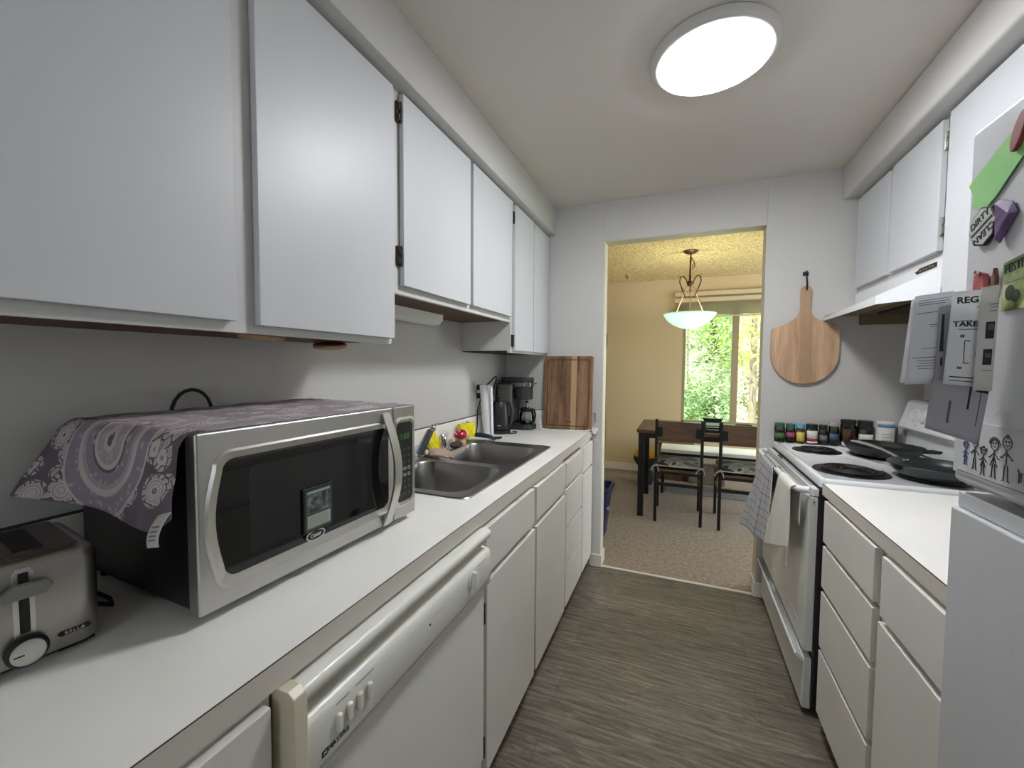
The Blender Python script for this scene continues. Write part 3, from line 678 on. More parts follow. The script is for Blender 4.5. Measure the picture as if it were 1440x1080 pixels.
for k in range(26):
    a = random.random()*2*PI; e = random.random()*1.2+.1
    rr_ = .039*math.cos(e); hh = .047 + .038*math.sin(e)
    dd.sphere((CX+rr_*1.03*math.cos(a), CY+rr_*1.03*math.sin(a), .9335+hh), .0045, n=8)
obj('white_dots', dd, WHITE, capm)
single('scouring_pad', MB().sphere((-1.066, 1.862, .950), .032, 1, 1.35, .55, n=20), plain('steel_wool', (92, 84, 82), .7, metal=.5, bmp=(120, 1, .01)), 'grey steel wool scouring pad beside the red mushroom', 'scourer', (-1.070, 1.868, .933))
GLV = plain('cream_cloth', (186, 164, 144), .9, bmp=(150, .6, .002))
t = thing('dish_glove', 'beige work glove draped over the sink edge beside the faucet', 'glove', (-1.075, 1.66, .933))
gl = MB()
gl.tube([(-1.10, 1.655, .948), (-1.075, 1.672, .955), (-1.045, 1.700, .950), (-1.012, 1.735, .925)], [.015, .018, .016, .011], 12, flat=.9)
gl.tube([(-1.085, 1.640, .944), (-1.055, 1.652, .950), (-1.018, 1.675, .942), (-.980, 1.700, .918)], [.013, .016, .0145, .011], 12, flat=.8)
gl.tube([(-1.075, 1.625, .940), (-1.045, 1.632, .946), (-1.010, 1.645, .942), (-.985, 1.655, .930)], [.011, .014, .012, .009], 12, flat=.8)
obj('glove_body', gl, GLV, t, ang=80, subd=1)
obj('cuff', MB().tube([(-1.128, 1.652, .941), (-1.10, 1.645, .949)], [.026, .022], 14, flat=.55), plain('glove_cuff', (214, 204, 186), .9), t, ang=80)
single('wash_cloth', MB().grid(lambda u, v: (-1.135+.05*u, 1.69+.10*v, .9355+.004*math.sin(9*u+5*v)+.004*math.cos(14*v)), 10, 14), plain('cloth_cream', (222, 208, 176), .9), 'crumpled cream washcloth under the yellow sponge behind the faucet', 'cloth', (-1.11, 1.74, .933), solid=.004, ang=80)
# dish brush lying on the worktop
t = thing('dish_brush', 'dish brush with dark blue handle lying at the far sink corner', 'brush', (-1.05, 2.24, .929))
obj('handle', MB().tube([(-1.12, 2.125, .958), (-1.085, 2.145, .957), (-1.045, 2.155, .953), (-1.005, 2.150, .949), (-.970, 2.120, .944)], [.012, .016, .016, .013, .012], 14, flat=.85), plain('brush_blue', (34, 54, 74), .35), t)
obj('tip', MB().tube([(-1.025, 2.185, .939), (-.985, 2.195, .937), (-.958, 2.205, .941)], [.008, .008, .006], 10), BLACK, t)
obj('head', MB().tube([(-1.145, 2.11, .958), (-1.12, 2.125, .958)], [.02, .015], 12), BLACK, t)

# paper towel standing
def towel_ring(z, r, dx, dy, k=0): return [(-1.100+dx+r*math.cos(a*PI/14)*(1+.05*math.sin(3*a*PI/14+k)), 2.300+dy+r*math.sin(a*PI/14), z) for a in range(28)]
m = MB().loft([towel_ring(.930, .024, .010, .006), towel_ring(.99, .030, .004, .002, 1), towel_ring(1.07, .033, -.002, 0, 1.5), towel_ring(1.16, .034, -.006, -.002, 2), towel_ring(1.242, .035, -.010, -.004, 2.4)], True, True)
t = thing('paper_towel_roll', 'thin white paper towel roll standing in front of the black kettle', 'paper towel', (-1.09, 2.30, .929))
obj('paper', m, plain('paper_towel_white', (236, 236, 238), .9, bmp=(60, .6, .004)), t, ang=60)
obj('loose_sheet', MB().grid(lambda u, v: (-1.068+.010*math.sin(u*2)+.006*(1-u), 2.262+.026*u+.02*(1-v), .932+.30*v+.004*math.sin(12*v+4*u)), 6, 16), plain('paper_towel_sheet', (228, 228, 232), .9), t, solid=.001, ang=80)

# kettle
KX, KY = -1.072, 2.425
t = thing('electric_kettle', 'black electric kettle with side handle in front of the coffee maker', 'kettle', (KX, KY, .929))
obj('power_base', MB().lathe([(.070, 0), (.073, .006), (.072, .018), (.060, .022)], (KX, KY, .929), 32), BLACK, t)
KM = plain('kettle_black', (24, 24, 26), .42)
obj('body', MB().lathe([(.058, .023), (.062, .03), (.061, .09), (.056, .15), (.050, .188), (.047, .194)], (KX, KY, .929), 36), KM, t)
obj('lid', MB().lathe([(.047, .194), (.044, .202), (.02, .207), (.012, .208), (.010, .222), (.016, .226), (.014, .232), (0, .234)], (KX, KY, .929), 28), BLACK, t)
obj('handle', MB().tube([(KX+.045, KY+.02, 1.115), (KX+.066, KY+.020, 1.118), (KX+.078, KY+.022, 1.085), (KX+.076, KY+.022, 1.02), (KX+.062, KY+.020, .975), (KX+.052, KY+.02, .97)], [.009, .012, .012, .012, .010, .008], 12), plain('kettle_handle', (52, 46, 46), .45), t)
obj('spout', MB().prism([(KX-.03, KY-.040, 1.10), (KX-.048, KY-.056, 1.118), (KX-.018, KY-.052, 1.118)], (0, 0, -1), .02), KM, t)
obj('mark', box(KX+.010, KX+.034, KY-.0600, KY-.0575, .980, .985), plain('mark_silver', (190, 190, 190), .4), t, smooth=False)
single('kettle_cord', MB().tube([(KX+.05, KY-.055, .936), (KX+.085, KY-.03, .9335), (KX+.115, KY+.0, .9335), (KX+.105, KY+.045, .9335), (KX+.070, KY+.062, .9335)], .0035, 8), BLACK, 'black kettle cord curling on the worktop in front of the kettle', 'cord', (KX+.09, KY, .929))
# cords and outlet on the left wall
t = thing('wall_outlet', 'white wall outlet above the worktop with two black plugs', 'outlet', (-1.17, 2.35, 1.14))
obj('cover_plate', box(-1.1745, -1.169, 2.262, 2.352, 1.135, 1.265), plain('outlet_plate', (205, 198, 186), .5), t, bev=.002)
obj('plug', box(-1.168, -1.135, 2.292, 2.330, 1.210, 1.242), BLACK, t, bev=.004)
obj('plug', box(-1.168, -1.138, 2.292, 2.330, 1.156, 1.188), BLACK, t, bev=.004)
single('appliance_cord', MB().tube([(-1.135, 2.31, 1.17), (-1.145, 2.30, 1.15), (-1.156, 2.28, 1.08), (-1.152, 2.27, .99), (-1.150, 2.25, .945), (-1.148, 2.23, .940), (-1.148, 2.20, .965), (-1.150, 2.17, 1.02), (-1.152, 2.14, 1.03), (-1.152, 2.11, .985)], .004, 8), BLACK, 'black cord running from the wall outlet down behind the sponge', 'cord', (-1.13, 2.3, .93))
single('appliance_cord', MB().tube([(-1.135, 2.315, 1.225), (-1.11, 2.350, 1.25), (-1.10, 2.40, 1.285), (-1.10, 2.43, 1.290), (-1.11, 2.455, 1.265), (-1.14, 2.47, 1.20), (-1.15, 2.48, 1.1), (-1.15, 2.5, .95)], .005, 8), BLACK, 'black cord arching over the kettle from the wall outlet', 'cord', (-1.11, 2.43, .93))

# coffee maker
t = thing('coffee_maker', 'dark grey drip coffee maker in the far left worktop corner', 'coffee maker', (-1.03, 2.65, .929))
CM = plain('coffee_maker_grey', (62, 60, 60), .35, metal=.3); CM2 = plain('coffee_maker_band', (120, 118, 116), .25, metal=.8)
obj('base', MB().prism([(x, y, .929) for x, y, _ in rrect(-1.020, 2.655, .112, .078, .06, 0)], (0, 0, 1), .035), CM, t, bev=.004)
obj('column', box(-1.140, -1.052, 2.595, 2.740, .9645, 1.18), CM, t, bev=.012, segs=3)
obj('water_tank', box(-1.150, -1.048, 2.560, 2.594, 1.02, 1.235), plain('tank_grey_plastic', (104, 101, 98), .25), t, bev=.008)
obj('brew_head', MB().prism([(x, y, 1.130) for x, y, _ in rrect(-.995, 2.660, .062, .062, .058, 0)], (0, 0, 1), .085), CM, t, bev=.006)
obj('head_band', MB().prism([(x, y, 1.2155) for x, y, _ in rrect(-1.020, 2.660, .094, .066, .058, 0)], (0, 0, 1), .034), CM2, t, bev=.003)
obj('top_lid', MB().prism([(x, y, 1.250) for x, y, _ in rrect(-1.040, 2.660, .115, .068, .058, 0)], (0, 0, 1), .030), CM, t, bev=.008, segs=3)
obj('lid_latch', MB().prism([(-.926, 2.64, 1.232), (-.902, 2.655, 1.236), (-.902, 2.665, 1.236), (-.926, 2.68, 1.232)], (0, 0, 1), .010), CM2, t, bev=.001)
PX, PY = -.968, 2.655
t = thing('glass_carafe', 'small glass coffee pot with black lid and knob on the coffee maker base', 'coffee pot', (PX, PY, .965))
obj('glass_body', MB().loft([[(PX+r*math.cos(a*PI/14), PY+r*math.sin(a*PI/14), .9652+h) for a in range(28)] for r, h in ((.040, 0), (.048, .006), (.050, .05), (.046, .075), (.040, .088))]), GLASS, t, solid=.002)
obj('coffee_stain_bottom', MB().lathe([(.037, .002), (.044, .008), (.045, .022), (0, .023)], (PX, PY, .9652), 24), plain('coffee_dark', (26, 20, 18), .2), t)
obj('rim_collar', MB().lathe([(.043, .084), (.047, .088), (.047, .102), (.040, .106)], (PX, PY, .9652), 24), BLACK, t)
obj('lid', MB().lathe([(.040, .106), (.032, .112), (.008, .114), (.004, .116), (.004, .132), (.011, .136), (.012, .144), (.006, .150), (0, .150)], (PX, PY, .9652), 20), CHROME, t)
obj('knob', MB().sphere((PX, PY, 1.110), .0125), BLACK, t)
obj('handle', MB().tube([(PX+.038, PY-.022, 1.060), (PX+.066, PY-.034, 1.062), (PX+.074, PY-.036, 1.03), (PX+.064, PY-.032, .985), (PX+.046, PY-.026, .976)], .007, 10), BLACK, t)
# cutting board
BW = wood('walnut_board', (84, 58, 40), (150, 114, 82), (3.2, 3.2, .35), .5, 46, stripe=[(.022, .060, (196, 162, 120), 0)])
t = thing('cutting_board', 'large walnut cutting board with pale stripe leaning on the far wall', 'cutting board', (-.703, 2.72, .929))
def bdp(x, z, off): 
    a = math.radians(3.5); return (x, 2.716 + z*math.sin(a) - off*math.cos(a), .9300 + z*math.cos(a) + off*math.sin(a))
m = MB().prism([bdp(x-.0, z+.25, .0) for x, z, _ in rrect(-.703, 0, .167, .248, .012, 0)], (0, 1, -.06), .018)
# make object-space x centred on the board for the stripe
obj('board', m, BW, t, bev=.002)
g = MB()
def ringp(hx, hz, off, r=.01): return [bdp(x, z+.25, off) for x, z, _ in rrect(-.703, 0, hx, hz, r, 0)]
g.loft([ringp(.146, .226, .0006), ringp(.140, .220, .0006)])
obj('juice_groove', g, plain('groove_dark_wood', (74, 46, 30), .6), t, smooth=False)
obj('board_mark', MB().prism([bdp(-.715, .052, .001), bdp(-.672, .052, .001), bdp(-.672, .058, .001), bdp(-.715, .058, .001)], (0, -1, 0), .0003), plain('board_brand', (70, 44, 30), .6), t, smooth=False)
# white cable & charger
t = thing('charger_cable', 'white charging cable running along the worktop under the cutting board', 'cable', (-.7, 2.69, .929))
obj('cable', MB().tube([(-.875, 2.66, .96), (-.870, 2.64, .950), (-.862, 2.65, .936), (-.84, 2.665, .9325), (-.80, 2.655, .9325), (-.72, 2.672, .9325), (-.64, 2.680, .9325), (-.58, 2.685, .9325), (-.552, 2.70, .936), (-.535, 2.735, .944)], .0038, 8), WHITE, t)
obj('cable_bundle', MB().tube([(-.875, 2.68, .938), (-.872, 2.65, .955), (-.868, 2.65, .990), (-.880, 2.66, 1.005), (-.885, 2.66, .965), (-.865, 2.65, .942), (-.858, 2.64, .955)], .0075, 8), WHITE, t, ang=80)
t = thing('plug_adapter', 'small white plug adapter hanging at the worktop corner by the doorway', 'adapter', (-.515, 2.75, .93))
obj('adapter_body', box(-.538, -.500, 2.730, 2.768, .925, .950), WHITE, t, bev=.005)
obj('adapter_nose', box(-.528, -.506, 2.722, 2.7295, .912, .930), WHITE, t, bev=.003)
t = thing('wall_bracket', 'small thin grey metal bracket on the far wall by the cutting board', 'bracket', (-.525, 2.766, .99))
obj('bracket_wire', MB().tube([(-.537, 2.765, 1.045), (-.520, 2.765, 1.045), (-.520, 2.765, .985), (-.527, 2.765, .985)], .002, 6), GREY, t)

# under-cabinet lamp and round wooden mounts
t = thing('under_cabinet_lamp', 'white fluorescent strip lamp fixed under the short wall cabinet', 'lamp', (-1.11, 1.43, 1.60))
obj('housing', MB().loft([[(x, y, z) for x, z in ((-1.168, 1.6035), (-1.168, 1.570), (-1.150, 1.556), (-1.120, 1.552), (-1.085, 1.558), (-1.068, 1.575), (-1.066, 1.6035))] for y in (1.125, 1.735)], True, True), WHITE, t, ang=50)
obj('end_clip', box(-1.10, -1.08, 1.737, 1.752, 1.562, 1.600), GREY, t, bev=.002)
WD = wood('pale_mount_wood', (168, 132, 92), (206, 176, 134), (1, 1, 1))
def disc_mount(x, y, tilt, label):
    m = MB().lathe([(.046, 0), (.050, .003), (.050, .010), (.046, .013)], (0, 0, 0), 32)
    bmesh.ops.transform(m.bm, matrix=Matrix.Rotation(tilt, 4, 'X') @ Matrix.Rotation(.1, 4, 'Y'), verts=m.bm.verts)
    o = obj('wooden_mount', m, WD); o.location = (x, y, 1.4235 - .05*abs(math.sin(tilt))); tag(o, label, 'wooden mount')
disc_mount(-.945, .705, 0.0, 'flat round pale wooden disc under the long wall cabinet, nearer the camera')
disc_mount(-1.03, 1.00, .16, 'tilted round pale wooden disc under the right end of the long wall cabinet')
# ------------------------------------------------------------------ right base cabinets and worktop
t = lower('white base cabinet with four stacked drawers beside the stove', 1.378, 1.838, -1, .522, XR-.002)
for a, b in ((.725, .876), (.556, .708), (.332, .538), (.078, .316)): front('drawer', t, -1, .522, 1.392, 1.815, a, b, BASE, th=.020)
obj('bare_wood_strip', box(.5195, .5215, 1.385, 1.835, .8775, .8835), plain('bare_wood_dark', (70, 46, 34), .7), t, smooth=False)
t = lower('white base cabinet with one drawer above a door next to the fridge', .975, 1.376, -1, .522, XR-.002)
front('drawer', t, -1, .522, 1.00, 1.348, .713, .872, BASE, th=.020); front('door', t, -1, .522, 1.00, 1.356, .078, .693, BASE, th=.020)
t = thing('worktop', 'short white laminate worktop between the fridge and the stove', 'worktop', (.83, 1.42, .885))
obj('laminate_slab', box(.507, XR-.001, .975, 1.862, .885, .928), COUNTER, t, smooth=False)
obj('front_edge_band', box(.5055, .5068, .975, 1.861, .886, .9262), EDGE, t, smooth=False)
obj('edge_seam', box(.5052, .5071, .975, 1.8615, .9262, .9277), SEAM, t, smooth=False)
obj('backsplash', box(XR-.014, XR-.001, .975, 1.862, .9281, 1.05), COUNTER, t, bev=.001)

# ------------------------------------------------------------------ stove
y0, y1 = 1.868, 2.752
t = thing('electric_stove', 'white freestanding electric coil stove against the right wall', 'stove', (.80, 2.31, 0))
obj('stove_body', box(.500, 1.10, y0+.004, y1-.002, .045, .901), plain('stove_side_gap_shade', (34, 33, 33), .5), t, bev=.003)  # near-black colour stands in for shade in the gap beside the drawers
obj('plinth', box(.54, 1.08, y0+.02, y1-.02, .001, .044), DARK, t, smooth=False)
# cooktop with raised rolled rim
rim_ = MB()
def ctl(ix, z): return [(x, y, z) for x, y, _ in rrect((.503+1.085)/2, (y0+y1)/2, (1.085-.503)/2-ix, (y1-y0)/2-ix, max(.004, .03-ix), 0, 6)]
rim_.loft([ctl(.012, .902), ctl(.002, .906), ctl(0, .916), ctl(0, .934), ctl(.003, .941), ctl(.009, .944), ctl(.018, .943), ctl(.024, .938)], True, True)
obj('cooktop', rim_, ENAM, t, ang=50)
def burner(cx, cy, r, label=None):
    pan = obj('drip_pan', MB().lathe([(r+.016, 0), (r+.014, .003), (r+.006, .0035), (r, -.001+.0015), (r*.5, .0008), (0, .0008)], (cx, cy, .9382), 40), PANM, t)
    pts = []
    turns = 4 if r > .09 else 3.2
    for k in range(int(turns*28)+1):
        a = k/28*2*PI; q = .022 + (r-.030)*(k/(turns*28)); pts.append((cx+q*math.cos(a), cy+q*math.sin(a), .9485))
    obj('burner_coil', MB().tube(pts, .0052, 8, flat=.75), IRON, pan)
burner(.652, 2.520, .088); burner(.655, 2.075, .112); burner(.915, 2.49, .112); burner(.905, 2.050, .088)
obj('vent_panel', box(.478, .499, y0+.006, y1-.006, .872, .9005), ENAM, t, bev=.002)
vg = MB()
for k in range(4): vg.box(.4835+k*.0042, .4855+k*.0042, y0+.06, y1-.20, .8995, .9008)
obj('vent_slots', vg, INK, t, smooth=False)
obj('door_catch', MB().tube([(.484, 2.50, .902), (.484, 2.48, .908), (.484, 2.44, .908), (.484, 2.425, .902)], .0025, 6), INK, t)
dr = obj('oven_door', box(.468, .499, y0+.006, y1-.006, .262, .868), ENAMD, t, bev=.004)
obj('door_panel_line', MB().box(.4672, .4682, y0+.10, y1-.05, .335, .3385).box(.4672, .4682, y0+.10, y1-.05, .790, .792), TRIM, dr, smooth=False)
obj('handle', MB().tube([(.470, y0+.014, .893), (.452, y0+.02, .892), (.434, y0+.050, .888), (.430, y0+.11, .886), (.430, y1-.12, .884), (.434, y1-.05, .884), (.452, y1-.02, .885), (.470, y1-.014, .886)], .0135, 16), ENAM, dr)
obj('side_screw', MB().lathe([(.004, 0), (.004, -.002)], (.484, y0+.0062, .85), 10, 'y'), HINGEL, dr)
dw = obj('storage_drawer', box(.470, .499, y0+.010, y1-.010, .030, .232), ENAMD, t, bev=.004)
obj('drawer_pull', MB().loft([[(x, y, z) for x, z in ((.470, .232), (.448, .246), (.442, .240), (.446, .232), (.470, .214))] for y in (y0+.012, y1-.012)], True, True), ENAM, dw, ang=20)
# backguard
bg = obj('backguard', MB().loft([[(x, y, z) for x, z in ((XR-.003, .9445), (1.088, .9445), (1.092, 1.040), (1.055, 1.062), (1.090, 1.190), (1.105, 1.200), (XR-.003, 1.200))] for y in (y0+.02, y1-.015)], True, True), ENAM, t, bev=.004, ang=30)
for k, y in enumerate((2.612, 2.530, 2.08, 2.00)):
    kb = MB().lathe([(.034, 0), (.034, -.004), (.029, -.006), (.027, -.013), (.0, -.014)], (0, 0, 0), 28, 'x').box(-.019, -.0135, -.003, .003, -.022, .022)
    M = Matrix.Translation((1.0755, y, 1.130)) @ Matrix.Rotation(math.radians(15), 4, 'Y')
    bmesh.ops.transform(kb.bm, matrix=M, verts=kb.bm.verts)
    obj('control_knob', kb, WHITE, bg, bev=.001)
obj('indicator_dot', MB().sphere((1.062, 2.58, 1.085), .003, n=8), INK, bg)

# pans
def pan(name, label, cx, cy, r, z, mat, inner, hand):
    t = thing(name, label, 'pan', (cx, cy, z))
    obj('pan_body', MB().lathe([(0, 0), (r*.76, 0), (r*.80, .003), (r*.93, .022), (r, .040), (r+.003, .042), (r+.001, .044), (r*.985, .042), (r*.915, .024), (r*.78, .006), (0, .0045)], (cx, cy, z), 56), mat, t, ang=50)
    return t
PAN1 = plain('cast_iron', (20, 20, 21), .5); PAN2 = plain('nonstick_grey', (56, 62, 62), .28, metal=.4)
t = pan('skillet', 'black cast iron skillet with small helper handle on the rear far burner', .895, 2.455, .146, .9545, PAN1, None, None)
obj('helper_handle', MB().tube([(1.016, 2.390, .992), (1.042, 2.375, .996), (1.056, 2.352, .996), (1.046, 2.332, .996), (1.020, 2.352, .993), (1.004, 2.372, .99)], .0085, 10, flat=.7), PAN1, t)
t = pan('frying_pan', 'grey nonstick frying pan with long silver handle on the rear near burner', .905, 2.040, .138, .9545, PAN2, None, None)
hx, hy = -.40, .917
hp = []
for q, zq, w in ((.134, .990, .008), (.17, 1.000, .008), (.23, 1.014, .009), (.29, 1.020, .013), (.345, 1.022, .014), (.375, 1.020, .009)): hp.append(((.905+hx*q, 2.040+hy*q, zq), w))
obj('handle', MB().tube([a for a, b in hp], [b for a, b in hp], 14, flat=.42), SATIN, t)
obj('rivet', MB().sphere((.905+hx*.128, 2.040+hy*.128-.008, .987), .005, n=10).sphere((.905+hx*.128+.014, 2.040+hy*.128, .987), .005, n=10), SATIN, t)

# towels on the oven handle
pm, pt, pb = newmat('plaid_towel'); pb.inputs['Roughness'].default_value = .95
sp = nd(pt, 'ShaderNodeSeparateXYZ'); tcn = nd(pt, 'ShaderNodeTexCoord'); pt.links.new(tcn.outputs['UV'], sp.inputs[0])
def lines(src, n, w): return mth(pt, 'LESS_THAN', mth(pt, 'FRACT', mth(pt, 'MULTIPLY', src, n)), w)
big = mth(pt, 'MAXIMUM', lines(sp.outputs[0], 6.0, .06), lines(sp.outputs[1], 14.0, .06))
small = mth(pt, 'MULTIPLY', lines(sp.outputs[0], 44, .5), lines(sp.outputs[1], 92, .5))
c0 = mix(pt, small, s2l((206, 206, 212)), s2l((112, 114, 130))); pt.links.new(mix(pt, big, c0, s2l((58, 62, 82))), pb.inputs['Base Color'])
# drape: v 0 = back hem, up over the bar, v 1 = front hem
def towel(ya0, ya1, yb0, yb1, za0, za1, x0, flare, ripple, back=.25):
    def f(u, v):
        if v < back:   # behind the bar
            q = 1 - v/back; return (.447-.000+.003*math.sin(9*u), ya0+(ya1-ya0)*u, .884-.14*q)
        q = (v-back)/(1-back)
        if q < .08:
            a = PI*(q/.08); return (.430+.0175*math.cos(a), ya0+(ya1-ya0)*u, .885+.0175*math.sin(a))
        w = (q-.08)/.92
        y = (ya0+(ya1-ya0)*u)*(1-w) + (yb0+(yb1-yb0)*u)*w
        zb = za0+(za1-za0)*u
        x = x0 - flare*w*u + ripple*math.sin(u*9+1)*min(1, w*2.5) + ripple*.5*math.sin(u*21+3*w)*w
        return (x, y, .885*(1-w) + zb*w)
    return f
t = thing('dish_towel', 'blue grey checked dish towel with fringe hanging at the far end of the oven handle', 'towel', (.41, 2.45, .45))
obj('cloth', MB().grid(towel(2.235, 2.520, 2.395, 2.760, .475, .430, .4125, .055, .006), 44, 60), pm, t, solid=.002, ang=80)
fr_ = MB()
for k in range(46):
    v = .28 + .70*k/46; f = towel(2.235, 2.520, 2.395, 2.760, .475, .430, .4125, .055, .006); p0 = Vector(f(0, v)); 
    fr_.tube([p0, p0+Vector((-.003, -.010, -.002)), p0+Vector((-.004+.004*random.random(), -.020, -.010*random.random()))], .0014, 4)
obj('fringe', fr_, plain('fringe_grey', (206, 206, 206), .95), t)
WT = plain('white_towel', (222, 219, 211), .95, bmp=(260, .6, .002))
t = thing('dish_towel', 'plain cream white dish towel hanging over the oven handle nearer the camera', 'towel', (.41, 2.02, .6))
f2 = towel(1.905, 2.110, 1.925, 2.300, .640, .500, .4120, .010, .004)
obj('cloth', MB().grid(f2, 36, 50), WT, t, solid=.003, ang=80)
p0 = Vector(f2(.02, .98)); obj('loose_thread', MB().tube([p0, p0+Vector((-.003, -.006, -.03)), p0+Vector((0, .008, -.06)), p0+Vector((0, .004, -.085))], .0022, 6), WT, t)

# ------------------------------------------------------------------ range hood
HM = plain('hood_white', (226, 228, 230), .3)
t = thing('range_hood', 'white range hood under the short wall cabinet with open dark underside', 'hood', (.95, 2.35, 1.60))
# riser flush with the cabinets, sloped canopy with bevelled near corner, lip
A = [(.862, 1.975), (.722, 2.105), (.722, 2.764)]
obj('riser', box(.860, .878, 1.950, 2.764, 1.655, 1.756), HM, t, bev=.001)
can = MB()
up = [(.860, 1.968, 1.722), (.722, 2.102, 1.650), (.722, 2.764, 1.634), (.860, 2.764, 1.668)]
lo = [(.860, 1.968, 1.620), (.722, 2.102, 1.618), (.722, 2.764, 1.618), (.860, 2.764, 1.618)]
V = [can.bm.verts.new(p) for p in up+lo]
for a in ((0, 1, 2, 3), (0, 4, 5, 1), (1, 5, 6, 2)): can.face([V[i] for i in a])
obj('canopy', can, HM, t, smooth=False, solid=.003)
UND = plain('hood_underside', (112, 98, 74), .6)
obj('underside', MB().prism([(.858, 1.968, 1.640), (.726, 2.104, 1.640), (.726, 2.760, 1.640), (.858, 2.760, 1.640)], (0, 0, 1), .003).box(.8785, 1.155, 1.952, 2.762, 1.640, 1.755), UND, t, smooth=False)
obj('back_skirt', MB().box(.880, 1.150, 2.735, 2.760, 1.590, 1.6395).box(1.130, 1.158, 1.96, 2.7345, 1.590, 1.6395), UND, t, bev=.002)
obj('filter_grille', box(.90, 1.10, 2.10, 2.60, 1.628, 1.6395), plain('filter_dark', (34, 30, 24), .5, metal=.5), t, bev=.002)
lp = obj('label_plate', MB().prism([(.859, 2.135, 1.732), (.859, 1.998, 1.734), (.859, 1.998, 1.752), (.859, 2.118, 1.752), (.859, 2.124, 1.746), (.859, 2.148, 1.743)], (-1, 0, 0), .0015), plain('label_brown', (52, 40, 34), .5), t, smooth=False)
lk = MB()
for k in range(5): lk.box(.8566, .8574, 2.012+k*.022, 2.012+k*.022+.013, 1.738+.002*(k % 2), 1.7435+.002*(k % 2))
obj('label_script', lk, HINGEL, lp, smooth=False)

# ------------------------------------------------------------------ wall-hung peel and spice row
PEEL = wood('ash_peel', (170, 132, 100), (208, 174, 140), (3.4, 3.4, .3), .5, 40, stripe=[(-.02, .035, (178, 146, 114), 0)])
t = thing('pizza_peel', 'pale wooden pizza peel hanging on the far wall right of the doorway', 'pizza peel', (.636, 2.75, 1.265))
out = []
cx = .637
out += [(cx-.026, 1.790), (cx-.022, 1.803), (cx-.012, 1.812), (cx, 1.815), (cx+.012, 1.812), (cx+.022, 1.803), (cx+.026, 1.790), (cx+.025, 1.74), (cx+.022, 1.69), (cx+.026, 1.665), (cx+.038, 1.645), (cx+.058, 1.628), (cx+.095, 1.610), (cx+.150, 1.590), (cx+.158, 1.585), (cx+.161, 1.575), (cx+.161, 1.440)]
for k in range(1, 20):
    a = -PI*k/20; out.append((cx+.161*math.cos(a), 1.440 + .172*math.sin(a)*(1)))
out += [(cx-.161, 1.440), (cx-.161, 1.572), (cx-.157, 1.580), (cx-.150, 1.584), (cx-.095, 1.605), (cx-.058, 1.625), (cx-.038, 1.645), (cx-.026, 1.665), (cx-.022, 1.69), (cx-.025, 1.74)]
obj('peel_board', MB().prism([(x, 2.748, z) for x, z in out], (0, 1, 0), .016), PEEL, t, bev=.003)
obj('hanging_loop', MB().tube([(cx-.002, 2.744, 1.788), (cx-.001, 2.742, 1.82), (cx-.003, 2.748, 1.872), (cx-.006, 2.752, 1.880)], .0030, 8).tube([(cx+.002, 2.7445, 1.788), (cx+.003, 2.746, 1.82), (cx-.001, 2.752, 1.872)], .0028, 8), INK, t)
single('wall_hook', MB().tube([(cx-.004, 2.769, 1.880), (cx-.004, 2.750, 1.878), (cx-.004, 2.744, 1.884), (cx-.004, 2.744, 1.894)], .0045, 8).box(cx-.016, cx+.010, 2.764, 2.769, 1.872, 1.892), INK, 'small black wall hook above the pizza peel', 'hook', (cx, 2.766, 1.872))

JY = 2.722; JZ = .9442
def jar(label, x, r, h, glass, fill, fillh, lid, lidh, lab=None, extra=None, cat='spice jar', name='spice_jar', y=JY, lr=None):
    t = thing(name, label, cat, (x, y, JZ), 0, 'jars and bottles behind the stove burners')
    obj('jar_body', MB().lathe([(0, 0), (r*.92, 0), (r, .003), (r, h-lidh-.010), (r*.88, h-lidh), (0, h-lidh)], (x, y, JZ), 24), glass, t)
    if fill: obj('contents', MB().lathe([(0, .003), (r*.93, .003), (r*.93, fillh), (0, fillh)], (x, y, JZ), 20), fill, t)
    q = lr or r*.98
    obj('lid', MB().lathe([(0, h-lidh+.0002), (q, h-lidh+.0002), (q, h-.002), (q*.94, h), (0, h)], (x, y, JZ), 24), lid, t)
    if lab:
        for (z0, z1, mt) in lab:
            L = MB(); a0, a1 = math.radians(205), math.radians(325)
            L.loft([[(x+(r+.0006)*math.cos(a0+(a1-a0)*k/12), y+(r+.0006)*math.sin(a0+(a1-a0)*k/12), JZ+z) for k in range(13)] for z in (z0, z1)], closed=False)
            obj('paper_label', L, mt, t, solid=.0004)
    return t
GL_ = plain('lid_green', (40, 96, 66), .5); BLU = plain('lid_blue', (86, 160, 196), .5); BLKL = plain('lid_black', (26, 25, 25), .5); CLR = plain('lid_clear', (170, 164, 154), .3)
HRB = plain('dried_herbs', (84, 98, 60), .9, var=(90, .4)); RED = plain('red_spice', (120, 40, 34), .9); YEL = plain('yellow_spice', (214, 176, 84), .9); TAN = plain('brown_spice', (158, 108, 78), .9, var=(50, .3)); GRY = plain('grey_spice', (126, 122, 112), .9, var=(80, .3))
LG = plain('label_green', (72, 104, 62), .6); LP = plain('label_pink', (160, 70, 110), .6); LW = plain('label_white', (220, 218, 214), .6); LR = plain('label_red', (176, 40, 52), .6); LB = plain('label_blue', (68, 96, 128), .6); LY = plain('label_yellow', (206, 186, 90), .6)
jar('green spice jar with green lid, leftmost in the row by the doorway', .528, .0255, .104, JARGL, HRB, .062, GL_, .018, [(.022, .050, LG)])
jar('spice jar with green lid and pink label, second from the doorway', .580, .0225, .102, JARGL, HRB, .060, GL_, .020, [(.030, .056, LP)])
jar('yellow spice jar with light blue lid', .627, .0215, .102, JARGL, YEL, .074, BLU, .020, [(.010, .060, LY)])
jar('white labelled spice jar with black lid and red band', .680, .0280, .106, JARGL, GRY, .05, BLKL, .022, [(.030, .072, LW), (.014, .0295, LR), (.003, .0135, LW)])
